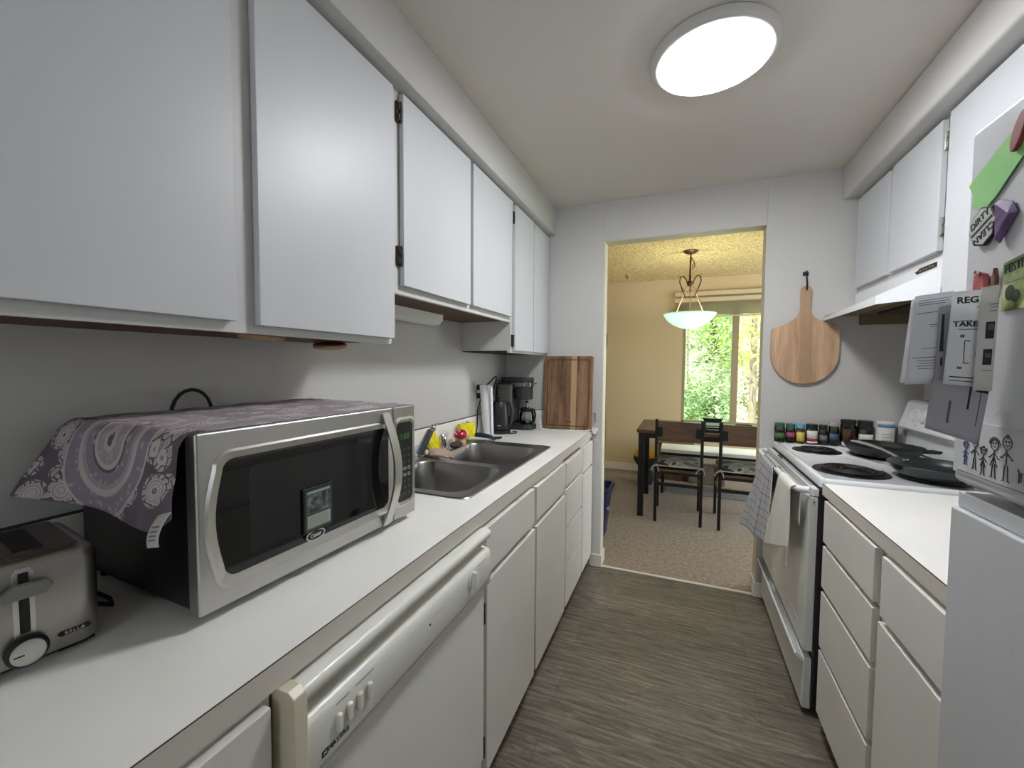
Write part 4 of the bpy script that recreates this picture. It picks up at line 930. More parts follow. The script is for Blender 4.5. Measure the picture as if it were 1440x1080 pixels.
jar('spice jar with black lid in shadow beside the red banded jar', .732, .0205, .104, JARGL, GRY, .05, BLKL, .026, [(.02, .05, GREY)])
jar('clear glass jar with clear lid and dark blue label', .779, .0235, .124, JARGL, GRY, .035, CLR, .022, [(.030, .062, LB)])
jar('tall square shouldered jar of brown spice with black lid', .842, .0345, .140, JARGL, TAN, .088, BLKL, .022, [(.0, .020, LW)])
jar('grey spice jar with black lid and white label', .915, .0345, .138, JARGL, GRY, .092, BLKL, .022, [(.030, .068, LW)])
jar('small dark jar between the white tub and the stove panel', 1.040, .0110, .118, JARGL, GRY, .08, CLR, .01)
t = jar('white plastic tub with blue band and white lid at the right of the spice row', .993, .0385, .140, plain('tub_white', (214, 214, 208), .5), None, 0, WHITE, .010, [(.112, .127, plain('tub_blue', (92, 136, 186), .5))], cat='tub', name='storage_tub', y=2.708)
for zz_ in (.045, .060, .075):
    L = MB(); L.loft([[(.993+.0392*math.cos(a), 2.708+.0392*math.sin(a), JZ+z) for a in [math.radians(230+k*7) for k in range(10)]] for z in (zz_, zz_+.002)], closed=False)
    obj('printed_line', L, GREY, t, solid=.0003)

# ------------------------------------------------------------------ fridge
t = thing('refrigerator', 'white top-freezer refrigerator covered with papers and magnets at the right edge', 'refrigerator', (.80, .60, 0))
obj('cabinet_shell', box(.520, 1.14, .205, .955, .03, 1.750), FRID, t, bev=.006)
obj('foot_grille', box(.53, 1.10, .22, .94, .001, .029), DARK, t, smooth=False)
obj('door_gasket', MB().box(.509, .5195, .215, .945, .06, 1.142).box(.509, .5195, .215, .945, 1.175, 1.752), GREY, t, smooth=False)
fz = obj('freezer_door', box(.450, .508, .195, .962, 1.168, 1.762), FRID, t, bev=.009, segs=3)
ld = obj('fridge_door', box(.450, .508, .195, .964, .055, 1.122), FRID, t, bev=.004, segs=2)
obj('handle_cap', MB().prism([(.458, .962, 1.1225), (.458, .700, 1.1225), (.508, .700, 1.1225), (.508, .962, 1.1225)], (0, 0, 1), .028), plain('fridge_handle_cap', (196, 198, 202), .35), ld, bev=.003)
# sheet magnet with family drawing at the foot of the freezer door
XFm = .4488
t = thing('family_drawing', 'white magnetic sheet with inked stick figure family on the lower freezer door', 'drawing', (.4485, .8, 1.19))
obj('magnetic_sheet', box(.4478, .4495, .640, .958, 1.186, 1.277), plain('magnet_sheet', (196, 196, 200), .6), t, bev=.0004)
INKB = plain('ink_blue', (70, 82, 130), .6)
ink = MB(); inkb = MB(); px = .4474
def seg(mb, pts, w=.0008): mb.tube([(px, y, z) for y, z in pts], w, 5)
def circ(mb, y, z, r, w=.0007, sz=1.0): seg(mb, [(y+r*math.cos(a*PI/8), z+r*sz*math.sin(a*PI/8)) for a in range(17)], w)
def figure(mb, y, z0, h, skirt=False, beard=False, hair=0):
    r = h*.14; hz = z0+h-r
    circ(mb, y, hz, r, sz=1.05)
    circ(mb, y-r*.35, hz+r*.2, r*.1); circ(mb, y+r*.35, hz+r*.2, r*.1); seg(mb, [(y-r*.45, hz-r*.3), (y, hz-r*.55), (y+r*.45, hz-r*.3)], .0006)
    nb = hz-r; hip = z0+h*.36
    seg(mb, [(y, nb), (y, hip)]); seg(mb, [(y, nb-h*.08), (y+h*.17, nb-h*.22), (y+h*.2, nb-h*.2)]); seg(mb, [(y, nb-h*.08), (y-h*.17, nb-h*.22), (y-h*.2, nb-h*.2)])
    if skirt: seg(mb, [(y, nb-h*.18), (y-h*.13, hip-h*.06), (y+h*.13, hip-h*.06), (y, nb-h*.18)])
    for s_ in (-1, 1): seg(mb, [(y+s_*h*.04, hip), (y+s_*h*.07, z0), (y+s_*h*.12, z0)])
    for k in range(hair): 
        a = PI*(k+.5)/hair; circ(mb, y+r*1.15*math.cos(a), hz+r*1.05*math.sin(a), r*.28, .0006)
figure(inkb, .925, 1.203, .038, True, hair=5); figure(ink, .902, 1.200, .052); figure(ink, .882, 1.196, .044, True, hair=3)
figure(ink, .858, 1.197, .060, True, hair=7); figure(ink, .832, 1.198, .066, hair=1)
for y in (.806, .790):   # two pets
    seg(ink, [(y, 1.202), (y, 1.217), (y-.011, 1.218), (y-.011, 1.202)]); circ(ink, y-.014, 1.222, .0035); seg(ink, [(y+.003, 1.222), (y, 1.217)]); seg(ink, [(y-.004, 1.217), (y-.004, 1.204)])
circ(ink, .770, 1.225, .008); seg(ink, [(.770, 1.217), (.770, 1.200)]); seg(ink, [(.60+.06, 1.1905), (.945, 1.1905)], .0004)
for k in range(9): seg(inkb, [(.948-k*.0035, 1.266), (.9465-k*.0035, 1.270+.002*(k % 3)), (.945-k*.0035, 1.266)], .0006)
seg(inkb, [(.950, 1.263), (.916, 1.263)], .0005)
obj('ink_figures', ink, plain('ink_grey', (64, 66, 74), .7), t); obj('blue_ink_figure', inkb, INKB, t)

def sheet(name, label, cat, P, mat, nrm=(.2, -1, 0), marks=(), group=None, curl=.003, k_=.905):
    """P = 4 corners TL TR BR BL; gently curled thin sheet"""
    P = [Vector((p[0]*k_, p[1]*k_, H+(p[2]-H)*k_)) for p in P]; n = Vector(nrm).normalized()
    def f(u, v): return (P[0]*(1-u)+P[1]*u)*(1-v) + (P[3]*(1-u)+P[2]*u)*v + n*(curl*math.sin(PI*u)*(.3+v) )
    t = thing(name, label, cat, P[3], 0, group)
    size_k = k_
    obj('paper', MB().grid(f, 10, 10), mat, t, solid=.0006, ang=80)
    def at(u, v, off=.0008): return Vector(f(u, v)) + n*off
    for kind, *a in marks:
        if kind == 'bar':
            u0, u1, v0, v1, mt = a
            m = MB(); m.loft([[at(u0+(u1-u0)*k/6, v0) for k in range(7)], [at(u0+(u1-u0)*k/6, v1) for k in range(7)]], closed=False); obj('print', m, mt, t, smooth=False)
        elif kind == 'txt':
            s_, u, v, size, mt, nm = a
            rr_ = at(u+.1, v)-at(u-.1, v); uu = at(u, v-.05)-at(u, v+.05); uu = uu - rr_*(uu.dot(rr_)/rr_.length_squared)
            text(nm, s_, mt, t, at(u, v, .0009), rr_, uu, size*k_, bold=.025)
    return t
GI = plain('print_grey', (92, 92, 98), .7)
bars = [('bar', .12, .95, .060, .066, GI), ('bar', .12, .90, .085, .091, GI), ('bar', .14, .8, .110, .116, GI), ('bar', .10, .62, .20, .207, GI), ('bar', .42, .64, .34, .347, GI), ('bar', .46, .64, .362, .368, GI), ('bar', .28, .66, .60, .606, GI), ('bar', .10, .8, .70, .708, GI)]
bars += [('bar', .2+.05*(k % 2), .72, .735+.03*k, .742+.03*k, GI) for k in range(4)]
Y1 = .0
sheet('folded_letter', 'white letter sheet with grey text sticking out leftmost from the fridge', 'paper', [(.401, 1.000, 1.497), (.452, .992, 1.503), (.452, .992, 1.338), (.393, 1.000, 1.333)], PAPER, marks=bars, nrm=(-.1, -1, 0))
sheet('folded_letter', 'second white letter sheet just behind the leftmost one, its edge peeking out below', 'paper', [(.399, 1.006, 1.492), (.450, 1.000, 1.497), (.448, 1.000, 1.334), (.388, 1.007, 1.336)], PAPER, nrm=(-.1, -1, 0))
sheet('grey_envelope', 'dark grey folded sheet behind the leaflet reading TAKE', 'paper', [(.432, .985, 1.475), (.462, .981, 1.480), (.484, .975, 1.322), (.427, .985, 1.328)], PAPERG, marks=[('bar', .06, .16, .1, .55, INK), ('bar', .10, .15, .62, .72, INK), ('bar', .30, .38, .25, .75, GI)])
sheet('leaflet', 'white leaflet reading REG and TAKE in bold black letters on the fridge', 'leaflet', [(.438, .965, 1.497), (.480, .962, 1.499), (.481, .962, 1.331), (.431, .965, 1.336)], papermat('leaflet_paper', (238, 238, 240)), curl=.003,
      marks=[('txt', 'REG', .44, .100, .0150, INK, 'print_heading'), ('txt', 'TAKE', .42, .350, .0128, INK, 'print_heading'), ('bar', .72, .95, .17, .178, GI), ('bar', .24, .82, .400, .409, GI), ('bar', .26, .60, .31, .317, GI),
             ('bar', .42, .445, .52, .76, INK), ('bar', .42, .58, .52, .53, INK), ('bar', .42, .58, .755, .765, INK), ('bar', .30, .42, .46, .49, GI), ('bar', .28, .40, .80, .825, GI), ('bar', .12, .9, .905, .917, INK), ('bar', .12, .85, .945, .955, GI), ('txt', '(', .86, .64, .045, INK, 'print_bracket'), ('bar', .75, .98, .50, .508, INK)])
sheet('ticket_strip', 'narrow white paper strip with small dark pictures on the fridge', 'paper', [(.4655, .947, 1.500), (.487, .943, 1.503), (.484, .943, 1.326), (.462, .947, 1.327)], papermat('strip_paper', (222, 220, 216)), curl=.001,
      marks=[('bar', .5, .98, .17, .176, GI), ('bar', .55, .98, .20, .206, GI), ('bar', .5, .9, .235, .241, GI), ('bar', .38, .85, .34, .50, INK), ('bar', .50, .80, .36, .42, GI), ('bar', .34, .82, .60, .75, INK), ('bar', .45, .75, .64, .68, GI), ('bar', .34, .9, .80, .806, GI)])
sheet('hanging_card', 'grey paper card hanging lowest below the other fridge papers', 'paper', [(.420, .972, 1.345), (.489, .958, 1.330), (.478, .956, 1.233), (.411, .968, 1.256)], papermat('card_grey', (184, 182, 188)), curl=.002,
      marks=[('bar', .34, .385, .35, .78, GI), ('bar', .66, .70, .0, .44, INK), ('bar', .86, .88, .1, .7, GI), ('bar', .78, .99, .02, .10, INK)])

def on_door(pts, x=.4478): return [(x, y, z) for y, z in pts]
t = thing('sticky_note', 'bright green paper note on the upper freezer door', 'note', (.447, .88, 1.62))
gp = [(.955, 1.672), (.845, 1.722), (.770, 1.735), (.770, 1.70), (.800, 1.69), (.845, 1.662), (.886, 1.632), (.905, 1.622), (.928, 1.624), (.944, 1.634), (.940, 1.650)]
obj('note_paper', MB().prism(on_door(gp), (-1, 0, 0), .0012), plain('note_green', (136, 194, 120), .8, var=(30, .06)), t, smooth=False)
t = thing('red_magnet', 'dark red oval wooden magnet holding the green note', 'magnet', (.444, .83, 1.70))
rp = [(.838+.012*math.cos(a*PI/10)-.30*.030*math.sin(a*PI/10), 1.706+.026*math.sin(a*PI/10)) for a in range(20)]
obj('magnet_body', MB().prism(on_door(rp, .4464), (-1, 0, 0), .006), plain('magnet_red', (128, 44, 44), .6, var=(60, .2)), t, bev=.002)
t = thing('dirty_clean_magnet', 'octagonal grey magnet reading DIRTY and CLEAN on the freezer door', 'magnet', (.445, .905, 1.59))
oc = [(.909+.0325*math.cos(PI/8+a*PI/4+.25), 1.592+.0325*math.sin(PI/8+a*PI/4+.25)) for a in range(8)]
obj('magnet_plate', MB().prism(on_door(oc), (-1, 0, 0), .004), INK, t, bev=.001)
oc2 = [(.909+.0295*math.cos(PI/8+a*PI/4+.25), 1.592+.0295*math.sin(PI/8+a*PI/4+.25)) for a in range(8)]
obj('magnet_face', MB().prism(on_door(oc2, .4438), (-1, 0, 0), .0006), plain('magnet_grey', (182, 184, 182), .5), t, smooth=False)
a_ = math.radians(24); rdir = (0, -math.cos(a_), math.sin(a_)); udir = (0, math.sin(a_), math.cos(a_))
text('lettering', 'DIRTY', INK, t, (.4428, .909+.013*math.sin(a_), 1.592+.013*math.cos(a_)), rdir, udir, .0155, sx=1.05)
text('lettering', 'CLEAN', INK, t, (.4428, .909-.013*math.sin(a_), 1.592-.013*math.cos(a_)), tuple(-q for q in rdir), tuple(-q for q in udir), .0155, sx=1.05)
obj('divider_line', MB().prism([(.4430, .909-rdir[1]*s1*.026+udir[1]*s2*.0012, 1.592-rdir[2]*s1*.026+udir[2]*s2*.0012) for s1, s2 in ((1, 1), (-1, 1), (-1, -1), (1, -1))], (-1, 0, 0), .0006), INK, t, smooth=False)
t = thing('purple_magnet', 'purple glittery wedge shaped magnet beside the DIRTY CLEAN magnet', 'magnet', (.44, .86, 1.59))
m = MB(); vv = [m.bm.verts.new(p) for p in ((.4478, .878, 1.624), (.4478, .872, 1.552), (.4478, .838, 1.592), (.4478, .850, 1.612), (.438, .873, 1.617), (.438, .868, 1.560), (.441, .848, 1.592))]
for f_ in ((0, 1, 5, 4), (4, 5, 6), (0, 4, 6, 3), (3, 6, 2), (1, 2, 6, 5), (0, 3, 2, 1)): m.face([vv[i] for i in f_])
obj('magnet_body', m, plain('magnet_purple', (104, 84, 122), .35, var=(90, .35)), t, smooth=False, bev=.002)
t = thing('festival_flyer', 'green festival flyer with black lettering on the freezer door at the right edge', 'flyer', (.447, .82, 1.46))
fp = [(.862, 1.522), (.740, 1.540), (.740, 1.452), (.862, 1.450)]
fm, ft, fb = newmat('flyer_green'); n = nd(ft, 'ShaderNodeTexNoise', i_Scale=22.0, i_Detail=3.0); ft.links.new(coords(ft), n.inputs['Vector'])
ft.links.new(ramp(ft, n.outputs['Fac'], [(.40, s2l((74, 92, 44))), (.52, s2l((150, 164, 104))), (.62, s2l((206, 210, 170)))]), fb.inputs['Base Color'])
obj('flyer_paper', MB().prism(on_door(fp, .4482), (-1, 0, 0), .0008), fm, t, smooth=False)
text('lettering', 'FESTIVAL', INK, t, (.4470, .8585, 1.511), (0, -1, .12), (0, .12, 1), .019, align='LEFT', sx=.82)
obj('blurred_print', MB().prism(on_door([(.8585, 1.497), (.775, 1.506), (.775, 1.499), (.8585, 1.490)], .4474), (-1, 0, 0), .0004), plain('flyer_grey', (140, 148, 112), .6), t, smooth=False)
obj('flyer_picture', MB().sphere((.4476, .846, 1.476), .011, .06, 1, 1.1).sphere((.4476, .834, 1.470), .010, .06, 1, 1), plain('flyer_dark', (40, 48, 28), .7), t)
t = thing('pink_clip_magnet', 'pink red clothespin magnet at the top of the fridge papers', 'magnet', (.44, .90, 1.50))
obj('clip_body', MB().prism(on_door([(.918, 1.490), (.916, 1.515), (.909, 1.520), (.893, 1.514), (.889, 1.490)], .4478), (-1, 0, 0), .008), plain('clip_pink', (166, 84, 84), .6, var=(50, .2)), t, bev=.002)
obj('clip_spring', MB().tube([(.438, .909, 1.518), (.437, .903, 1.522), (.438, .896, 1.517), (.439, .900, 1.512)], .0016, 6), HINGEL, t)
t = thing('brown_clip_magnet', 'narrow brown pointed clip next to the pink clip on the fridge', 'magnet', (.44, .873, 1.50))
obj('clip_body', MB().prism(on_door([(.880, 1.488), (.874, 1.519), (.869, 1.503), (.870, 1.488)], .4478), (-1, 0, 0), .006), plain('clip_brown', (106, 74, 58), .6), t, bev=.001)

# ------------------------------------------------------------------ ceiling lamp of the kitchen
t = thing('ceiling_light', 'round white flush ceiling light glowing in the kitchen', 'ceiling light', (.078, 1.61, 2.37))
LCX, LCY = .078, 1.608
obj('rim', MB().lathe([(.196, -.0005), (.200, -.004), (.198, -.020), (.190, -.030), (.178, -.0325), (.1745, -.0300), (.0, -.029)], (LCX, LCY, ZC), 64), plain('lamp_rim', (206, 204, 200), .6), t, ang=50)
dm = plain('lamp_diffuser', (255, 255, 255), .5, emis=(250, 252, 255), estr=KL)
obj('diffuser', MB().lathe([(0, -.0295), (.170, -.0302), (.168, -.037), (.14, -.041), (0, -.043)], (LCX, LCY, ZC), 64), dm, t, ang=80)

# ------------------------------------------------------------------ dining room
LX, LY = .068, 4.23
t = thing('pendant_lamp', 'glass bowl pendant lamp with bronze scroll arms in the dining room', 'pendant lamp', (LX, LY, 2.43))
BRZ = plain('bronze_brown', (92, 66, 46), .45, metal=.6); BRL = plain('bronze_light', (190, 150, 110), .4, metal=.4)
obj('canopy', MB().lathe([(.066, -.0005), (.066, -.006), (.045, -.022), (.010, -.030), (.006, -.045)], (LX, LY, ZC), 28), BRZ, t)
obj('chain_rod', MB().cyl((LX, LY, 2.385), (LX-.006, LY, 2.14), .008, n=10).tube([(LX+.004, LY, 2.37), (LX+.03, LY, 2.33), (LX+.036, LY, 2.29), (LX+.020, LY, 2.26), (LX+.014, LY, 2.29), (LX+.026, LY, 2.32)], .004, 6), BRZ, t)
obj('hub', MB().lathe([(0, -.03), (.018, -.026), (.026, -.008), (.026, .008), (.018, .024), (0, .03)], (LX-.003, LY, 2.135), 16), BRZ, t)
for k in range(3):
    a = PI*.5 + 2*PI*k/3 + .5
    if k == 0: a = PI + .10
    elif k == 1: a = -.12
    else: a = -PI/2
    c_, s_ = math.cos(a), math.sin(a)
    P = [(.022, 2.125), (.034, 2.17), (.060, 2.205), (.088, 2.195), (.092, 2.15), (.072, 2.09), (.048, 2.035), (.040, 2.005)]
    arm = obj('scroll_arm', MB().tube([(LX+r*c_, LY+r*s_, z) for r, z in P], .0055, 8), BRZ, t)
    obj('rod', MB().cyl((LX+.026*c_, LY+.026*s_, 2.115), (LX+.128*c_, LY+.128*s_, 1.838), .0055, n=8), BRL, arm)
bg_ = bpy.data.materials.new('lamp_bowl_glass'); bg_.use_nodes = True; bt_ = bg_.node_tree; bt_.nodes.clear()
q_o = nd(bt_, 'ShaderNodeOutputMaterial'); q_d = nd(bt_, 'ShaderNodeBsdfDiffuse'); q_t = nd(bt_, 'ShaderNodeBsdfTranslucent'); q_m = nd(bt_, 'ShaderNodeMixShader'); q_m.inputs[0].default_value = .6
q_d.inputs[0].default_value = s2l((214, 240, 226)); q_t.inputs[0].default_value = s2l((206, 240, 228))
bt_.links.new(q_d.outputs[0], q_m.inputs[1]); bt_.links.new(q_t.outputs[0], q_m.inputs[2]); bt_.links.new(q_m.outputs[0], q_o.inputs[0])
obj('glass_bowl', MB().loft([[(LX+r*math.cos(a*PI/24), LY+r*math.sin(a*PI/24), 1.853+h) for a in range(48)] for r, h in ((.228, 0), (.222, -.014), (.190, -.058), (.145, -.095), (.090, -.122), (.035, -.137), (.004, -.139))], False, True), bg_, t, solid=.004, ang=80)
obj('finial', MB().lathe([(0, -.146), (.010, -.142), (.010, -.139)], (LX, LY, 1.853), 12), BRZ, t)
obj('bulb', MB().sphere((LX+.02, LY-.03, 1.800), .034), plain('bulb_glow', (255, 248, 235), .5, emis=(255, 244, 224), estr=110*KB), t)
single('ceiling_hook', MB().tube([(-.612, 5.06, 2.434), (-.612, 5.06, 2.40), (-.600, 5.06, 2.390), (-.592, 5.06, 2.405)], .006, 8), BLACK, 'small black hook in the textured dining room ceiling', 'hook', (-.612, 5.06, 2.434))

TBL = wood('table_walnut', (70, 48, 36), (104, 76, 58), (.4, 3, 3), .45, 30)
t = thing('dining_table', 'dining table with brown wood top and black square steel legs by the window', 'table', (.45, 4.22, 0))
obj('tabletop', box(-.350, 1.20, 3.85, 4.63, .765, .792), TBL, t, bev=.002)
for x in (-.335, 1.13):
    for y in (3.865, 4.565): obj('leg', box(x, x+.05, y, y+.05, .001, .7645), BLKM, t, bev=.002)
fr_ = MB().box(-.285, 1.13, 3.868, 3.893, .720, .7642).box(-.285, 1.13, 4.585, 4.61, .720, .7642).box(-.322, -.297, 3.916, 4.564, .720, .7642).box(1.15, 1.175, 3.916, 4.564, .720, .7642)
fr_.prism([(-.2845, 3.873, .7198), (-.245, 3.873, .7198), (-.2845, 3.873, .66)], (0, 1, 0), .015)
obj('apron_frame', fr_, BLKM, t, smooth=False)
CUSH, cut, cub = newmat('floral_cushion_grey'); cub.inputs['Roughness'].default_value = .9
v_ = nd(cut, 'ShaderNodeTexNoise', i_Scale=4.2, i_Detail=1.0, i_Distortion=2.0); cut.links.new(coords(cut), v_.inputs['Vector'])
cut.links.new(ramp(cut, v_.outputs['Fac'], [(0, s2l((40, 42, 40))), (.40, s2l((44, 46, 44))), (.42, s2l((176, 174, 164))), (.48, s2l((120, 122, 116))), (.56, s2l((150, 150, 140))), (.60, s2l((84, 88, 82))), (1, s2l((110, 112, 104)))]), cub.inputs['Base Color'])
def chair(label, x0, yb, cush=True, rz=0):
    """origin mid rear bottom; back towards -y"""
    t = thing('dining_chair', label, 'chair', (x0+.195, yb, 0), rz, 'chairs tucked under the near side of the dining table')
    w = .388
    for x in (0, w-.024): 
        obj('rear_leg', box(x-w/2, x-w/2+.024, 0, .024, .001, .905), BLKM, t, local=True, bev=.002)
        obj('front_leg', box(x-w/2, x-w/2+.024, .430, .454, .001, .452), BLKM, t, local=True, bev=.002)
    obj('seat_frame', MB().box(-w/2+.0245, w/2-.0245, .002, .022, .428, .452).box(-w/2+.0245, w/2-.0245, .432, .452, .428, .452).box(-w/2+.002, -w/2+.022, .0245, .4295, .428, .452).box(w/2-.022, w/2-.002, .0245, .4295, .428, .452), BLKM, t, local=True, smooth=False)
    obj('stretcher', MB().box(-w/2+.0245, w/2-.0245, .004, .020, .325, .350).box(-w/2+.004, -w/2+.020, .0245, .4295, .290, .312).box(w/2-.020, w/2-.004, .0245, .4295, .290, .312), BLKM, t, local=True, smooth=False)
    obj('seat_board', box(-w/2, w/2, .0, .455, .4525, .468), TBL, t, local=True, bev=.002)
    bk = obj('backrest', box(-w/2+.0245, w/2-.0245, .003, .021, .715, .885), TBL, t, local=True, bev=.002)
    for s_ in (-1, 1): obj('bracket_plate', box(min(s_*(w/2-.024), s_*(w/2-.062)), max(s_*(w/2-.024), s_*(w/2-.062)), -.002, .0028, .755, .835), BLKM, bk, local=True, smooth=False)
    if cush:
        cu = MB(); 
        bmesh.ops.create_cube(cu.bm, size=1, matrix=Matrix.Translation((0, .235, .497)) @ Matrix.Diagonal((w-.01, .42, .055, 1)))
        bmesh.ops.subdivide_edges(cu.bm, edges=cu.bm.edges, cuts=4, use_grid_fill=True)
        for v in cu.bm.verts:
            e = max(abs(v.co.x)/(w/2), abs(v.co.y-.235)/.21); v.co.z = .497 + (v.co.z-.497)*(1.15-.75*e*e*e)
        c = obj('seat_cushion', cu, CUSH, t, local=True, subd=1, ang=180)
        obj('piping', MB().tube([(-w/2+.01, .021, .497), (0, .019, .494), (w/2-.01, .021, .497)], .004, 6), plain('piping_light', (190, 186, 172), .8), c, local=True)
        TIE = plain('cushion_tie', (176, 170, 156), .9)
        for s_ in (-1, 1):
            x = s_*(w/2-.012)
            obj('cushion_tie', MB().tube([(x, -.006, .500), (x-.03, -.016, .49), (x-.045, -.015, .455)], .0035, 6).tube([(x, -.006, .500), (x+.02, -.016, .485), (x+.026, -.015, .45)], .0035, 6).tube([(x-.02, .0, .50), (x, -.012, .512), (x+.02, .0, .50)], .004, 6), TIE, c, local=True)
    return t
chair('dining chair with dark floral seat cushion on the left, nearest the table corner', -.191, 3.782)
chair('dining chair with dark floral seat cushion on the right, cut off by the doorway wall', .312, 3.772)
t = thing('napkin_holder', 'small black metal rack with two open slots standing on the dining table', 'rack', (.265, 3.95, .793))
m = MB().box(.200, .218, 3.93, 3.97, .7925, .905).box(.322, .340, 3.93, 3.97, .7925, .905)
for a, b in ((.7925, .815), (.845, .853), (.880, .905)): m.box(.218, .322, 3.93, 3.97, a, b)
m.box(.190, .350, 3.925, 3.975, .9055, .916)
obj('rack_frame', m, BLKM, t, bev=.002)
single('placemat', MB().prism([(x, y, .7925) for x, y, _ in rrect(-.03, 4.40, .13, .10, .05, 0)], (0, 0, 1), .004), plain('placemat_grey', (120, 112, 104), .8), 'grey placemat at the left of the dining table', 'placemat', (-.03, 4.40, .7925))
t = thing('candle_holder', 'small dark metal candle holder at the back of the dining table', 'candle holder', (.03, 4.42, .797))
obj('dish', MB().lathe([(.04, 0), (.05, .008), (.045, .012), (0, .010)], (.03, 4.42, .797), 20), BLKM, t); obj('stem', MB().lathe([(.008, .010), (.006, .026), (0, .028)], (.03, 4.42, .797), 12), BLKM, t)
t = thing('folded_laptop', 'thin black closed laptop lying on the dining table', 'laptop', (.28, 4.20, .793))
obj('laptop_base', box(.165, .405, 4.12, 4.30, .7925, .803), BLACK, t, bev=.003); obj('laptop_lid', box(.165, .405, 4.12, 4.30, .8035, .811), BLKM, t, bev=.003)
single('eyeglass_case', MB().tube([(.50, 4.42, .808), (.60, 4.44, .808), (.64, 4.44, .806)], [.012, .014, .008], 12, flat=.9), BLACK, 'small dark case on the right part of the dining table', 'case', (.57, 4.43, .793))
single('placemat', MB().prism([(x, y, .7925) for x, y, _ in rrect(.56, 4.42, .14, .10, .05, 0)], (0, 0, 1), .0012), plain('placemat_light', (200, 196, 186), .8), 'pale placemat under the dark case on the dining table', 'placemat', (.56, 4.42, .7925))
t = thing('dining_bench', 'bench with bright white seat pad on the window side of the dining table', 'bench', (.4, 4.85, 0))
obj('seat_pad', box(-.175, 1.05, 4.66, 5.02, .445, .482), plain('bench_white', (250, 249, 246), .5), t, bev=.008)
obj('bench_frame', MB().box(-.16, 1.03, 4.68, 4.705, .415, .4445).box(-.16, 1.03, 4.975, 5.0, .415, .4445).box(-.165, -.14, 4.705, 4.975, .415, .4445).box(1.0, 1.03, 4.705, 4.975, .415, .4445), BLKM, t, smooth=False)
for x in (-.165, 1.005):
    for y in (4.68, 4.975): obj('leg', box(x, x+.025, y, y+.025, .001, .4148), BLKM, t, bev=.002)
t = thing('low_wooden_stand', 'low brown wooden stand against the wall under the window', 'stand', (-.03, 5.32, 0))
obj('top', box(-.24, .17, 5.22, 5.44, .425, .447), TBL, t, bev=.002)
for x in (-.22, -.03): obj('leg', box(x, x+.07, 5.24, 5.42, .001, .4245), TBL, t, bev=.002)
t = thing('storage_box', 'grey fabric storage box on the floor below the window', 'box', (.32, 5.36, 0))
obj('box_body', box(.12, .50, 5.20, 5.50, .002, .23), plain('box_fabric', (124, 118, 108), .9, var=(20, .15)), t, bev=.01); obj('box_lid', box(.115, .505, 5.195, 5.505, .2305, .25), plain('box_lid_fabric', (140, 134, 122), .9), t, bev=.005)
rm, rt, rb = newmat('striped_mat'); sp = nd(rt, 'ShaderNodeSeparateXYZ'); tcn = nd(rt, 'ShaderNodeTexCoord'); rt.links.new(tcn.outputs['Object'], sp.inputs[0])
ln_ = mth(rt, 'LESS_THAN', mth(rt, 'FRACT', mth(rt, 'MULTIPLY', sp.outputs[1], 32)), .5); rt.links.new(mix(rt, ln_, s2l((88, 88, 90)), s2l((140, 140, 140))), rb.inputs['Base Color']); rb.inputs['Roughness'].default_value = .9
single('striped_mat', box(-.13, .99, 4.72, 5.06, .002, .014), rm, 'long dark grey striped floor mat under the dining bench', 'mat', (.4, 4.9, 0), bev=.003)
t = thing('pouf', 'round yellow topped dark blue pouf beside the dining table leg', 'pouf', (-.37, 5.0, 0))
obj('bowl_base', MB().lathe([(0, 0), (.07, 0), (.09, .05), (.085, .12), (.06, .18), (.10, .22), (.135, .28), (.140, .32)], (-.345, 4.98, .001), 30), plain('pouf_dark', (40, 46, 56), .8), t)
obj('yellow_cushion', MB().sphere((-.345, 4.98, .335), .130, 1, 1, .55, n=24), plain('pouf_yellow', (214, 158, 26), .8), t)
t = thing('coat_stand', 'slim black upright stand just showing past the left side of the doorway', 'stand', (-.79, 4.65, 0))
obj('upright', MB().box(-.80, -.762, 4.63, 4.67, .012, 1.41).tube([(-.780, 4.65, 1.41), (-.778, 4.65, 1.50), (-.765, 4.65, 1.60), (-.765, 4.65, 1.70), (-.785, 4.65, 1.78)], .011, 8), BLACK, t)
obj('base', box(-.90, -.66, 4.55, 4.75, .001, .0118), BLACK, t, bev=.002)
# recycling bin
t = thing('recycling_bin', 'blue recycling bin standing on the carpet behind the left door jamb', 'bin', (-.66, 3.34, 0))
def rb_(hx, hy, z): return [(x, y, z) for x, y, _ in rrect(-.665, 3.36, hx, hy, .03, 0, 5)]
BLUE = plain('bin_blue', (26, 36, 76), .45)
obj('bin_body', MB().loft([rb_(.130, .100, .002), rb_(.165, .125, .375), rb_(.180, .138, .376), rb_(.180, .138, .398), rb_(.160, .120, .398), rb_(.126, .096, .010)], True, True), BLUE, t, ang=50)
a3 = MB()
for k in range(3):
    a = 2*PI*k/3+.5; a3.prism([(-.514+.0, 3.34+.045*math.cos(a+q)*w, .235+.045*math.sin(a+q)*w) for q, w in ((0, 1), (.9, 1), (1.3, .75), (.9, .6), (0, .62))], (1, 0, 0), .0008)
obj('recycling_arrows', a3, WHITE, t, M=Matrix.Translation((-.514, 0, .235)) @ Matrix.Rotation(-.09, 4, 'Y') @ Matrix.Translation((.5135, 0, -.235)), smooth=False)

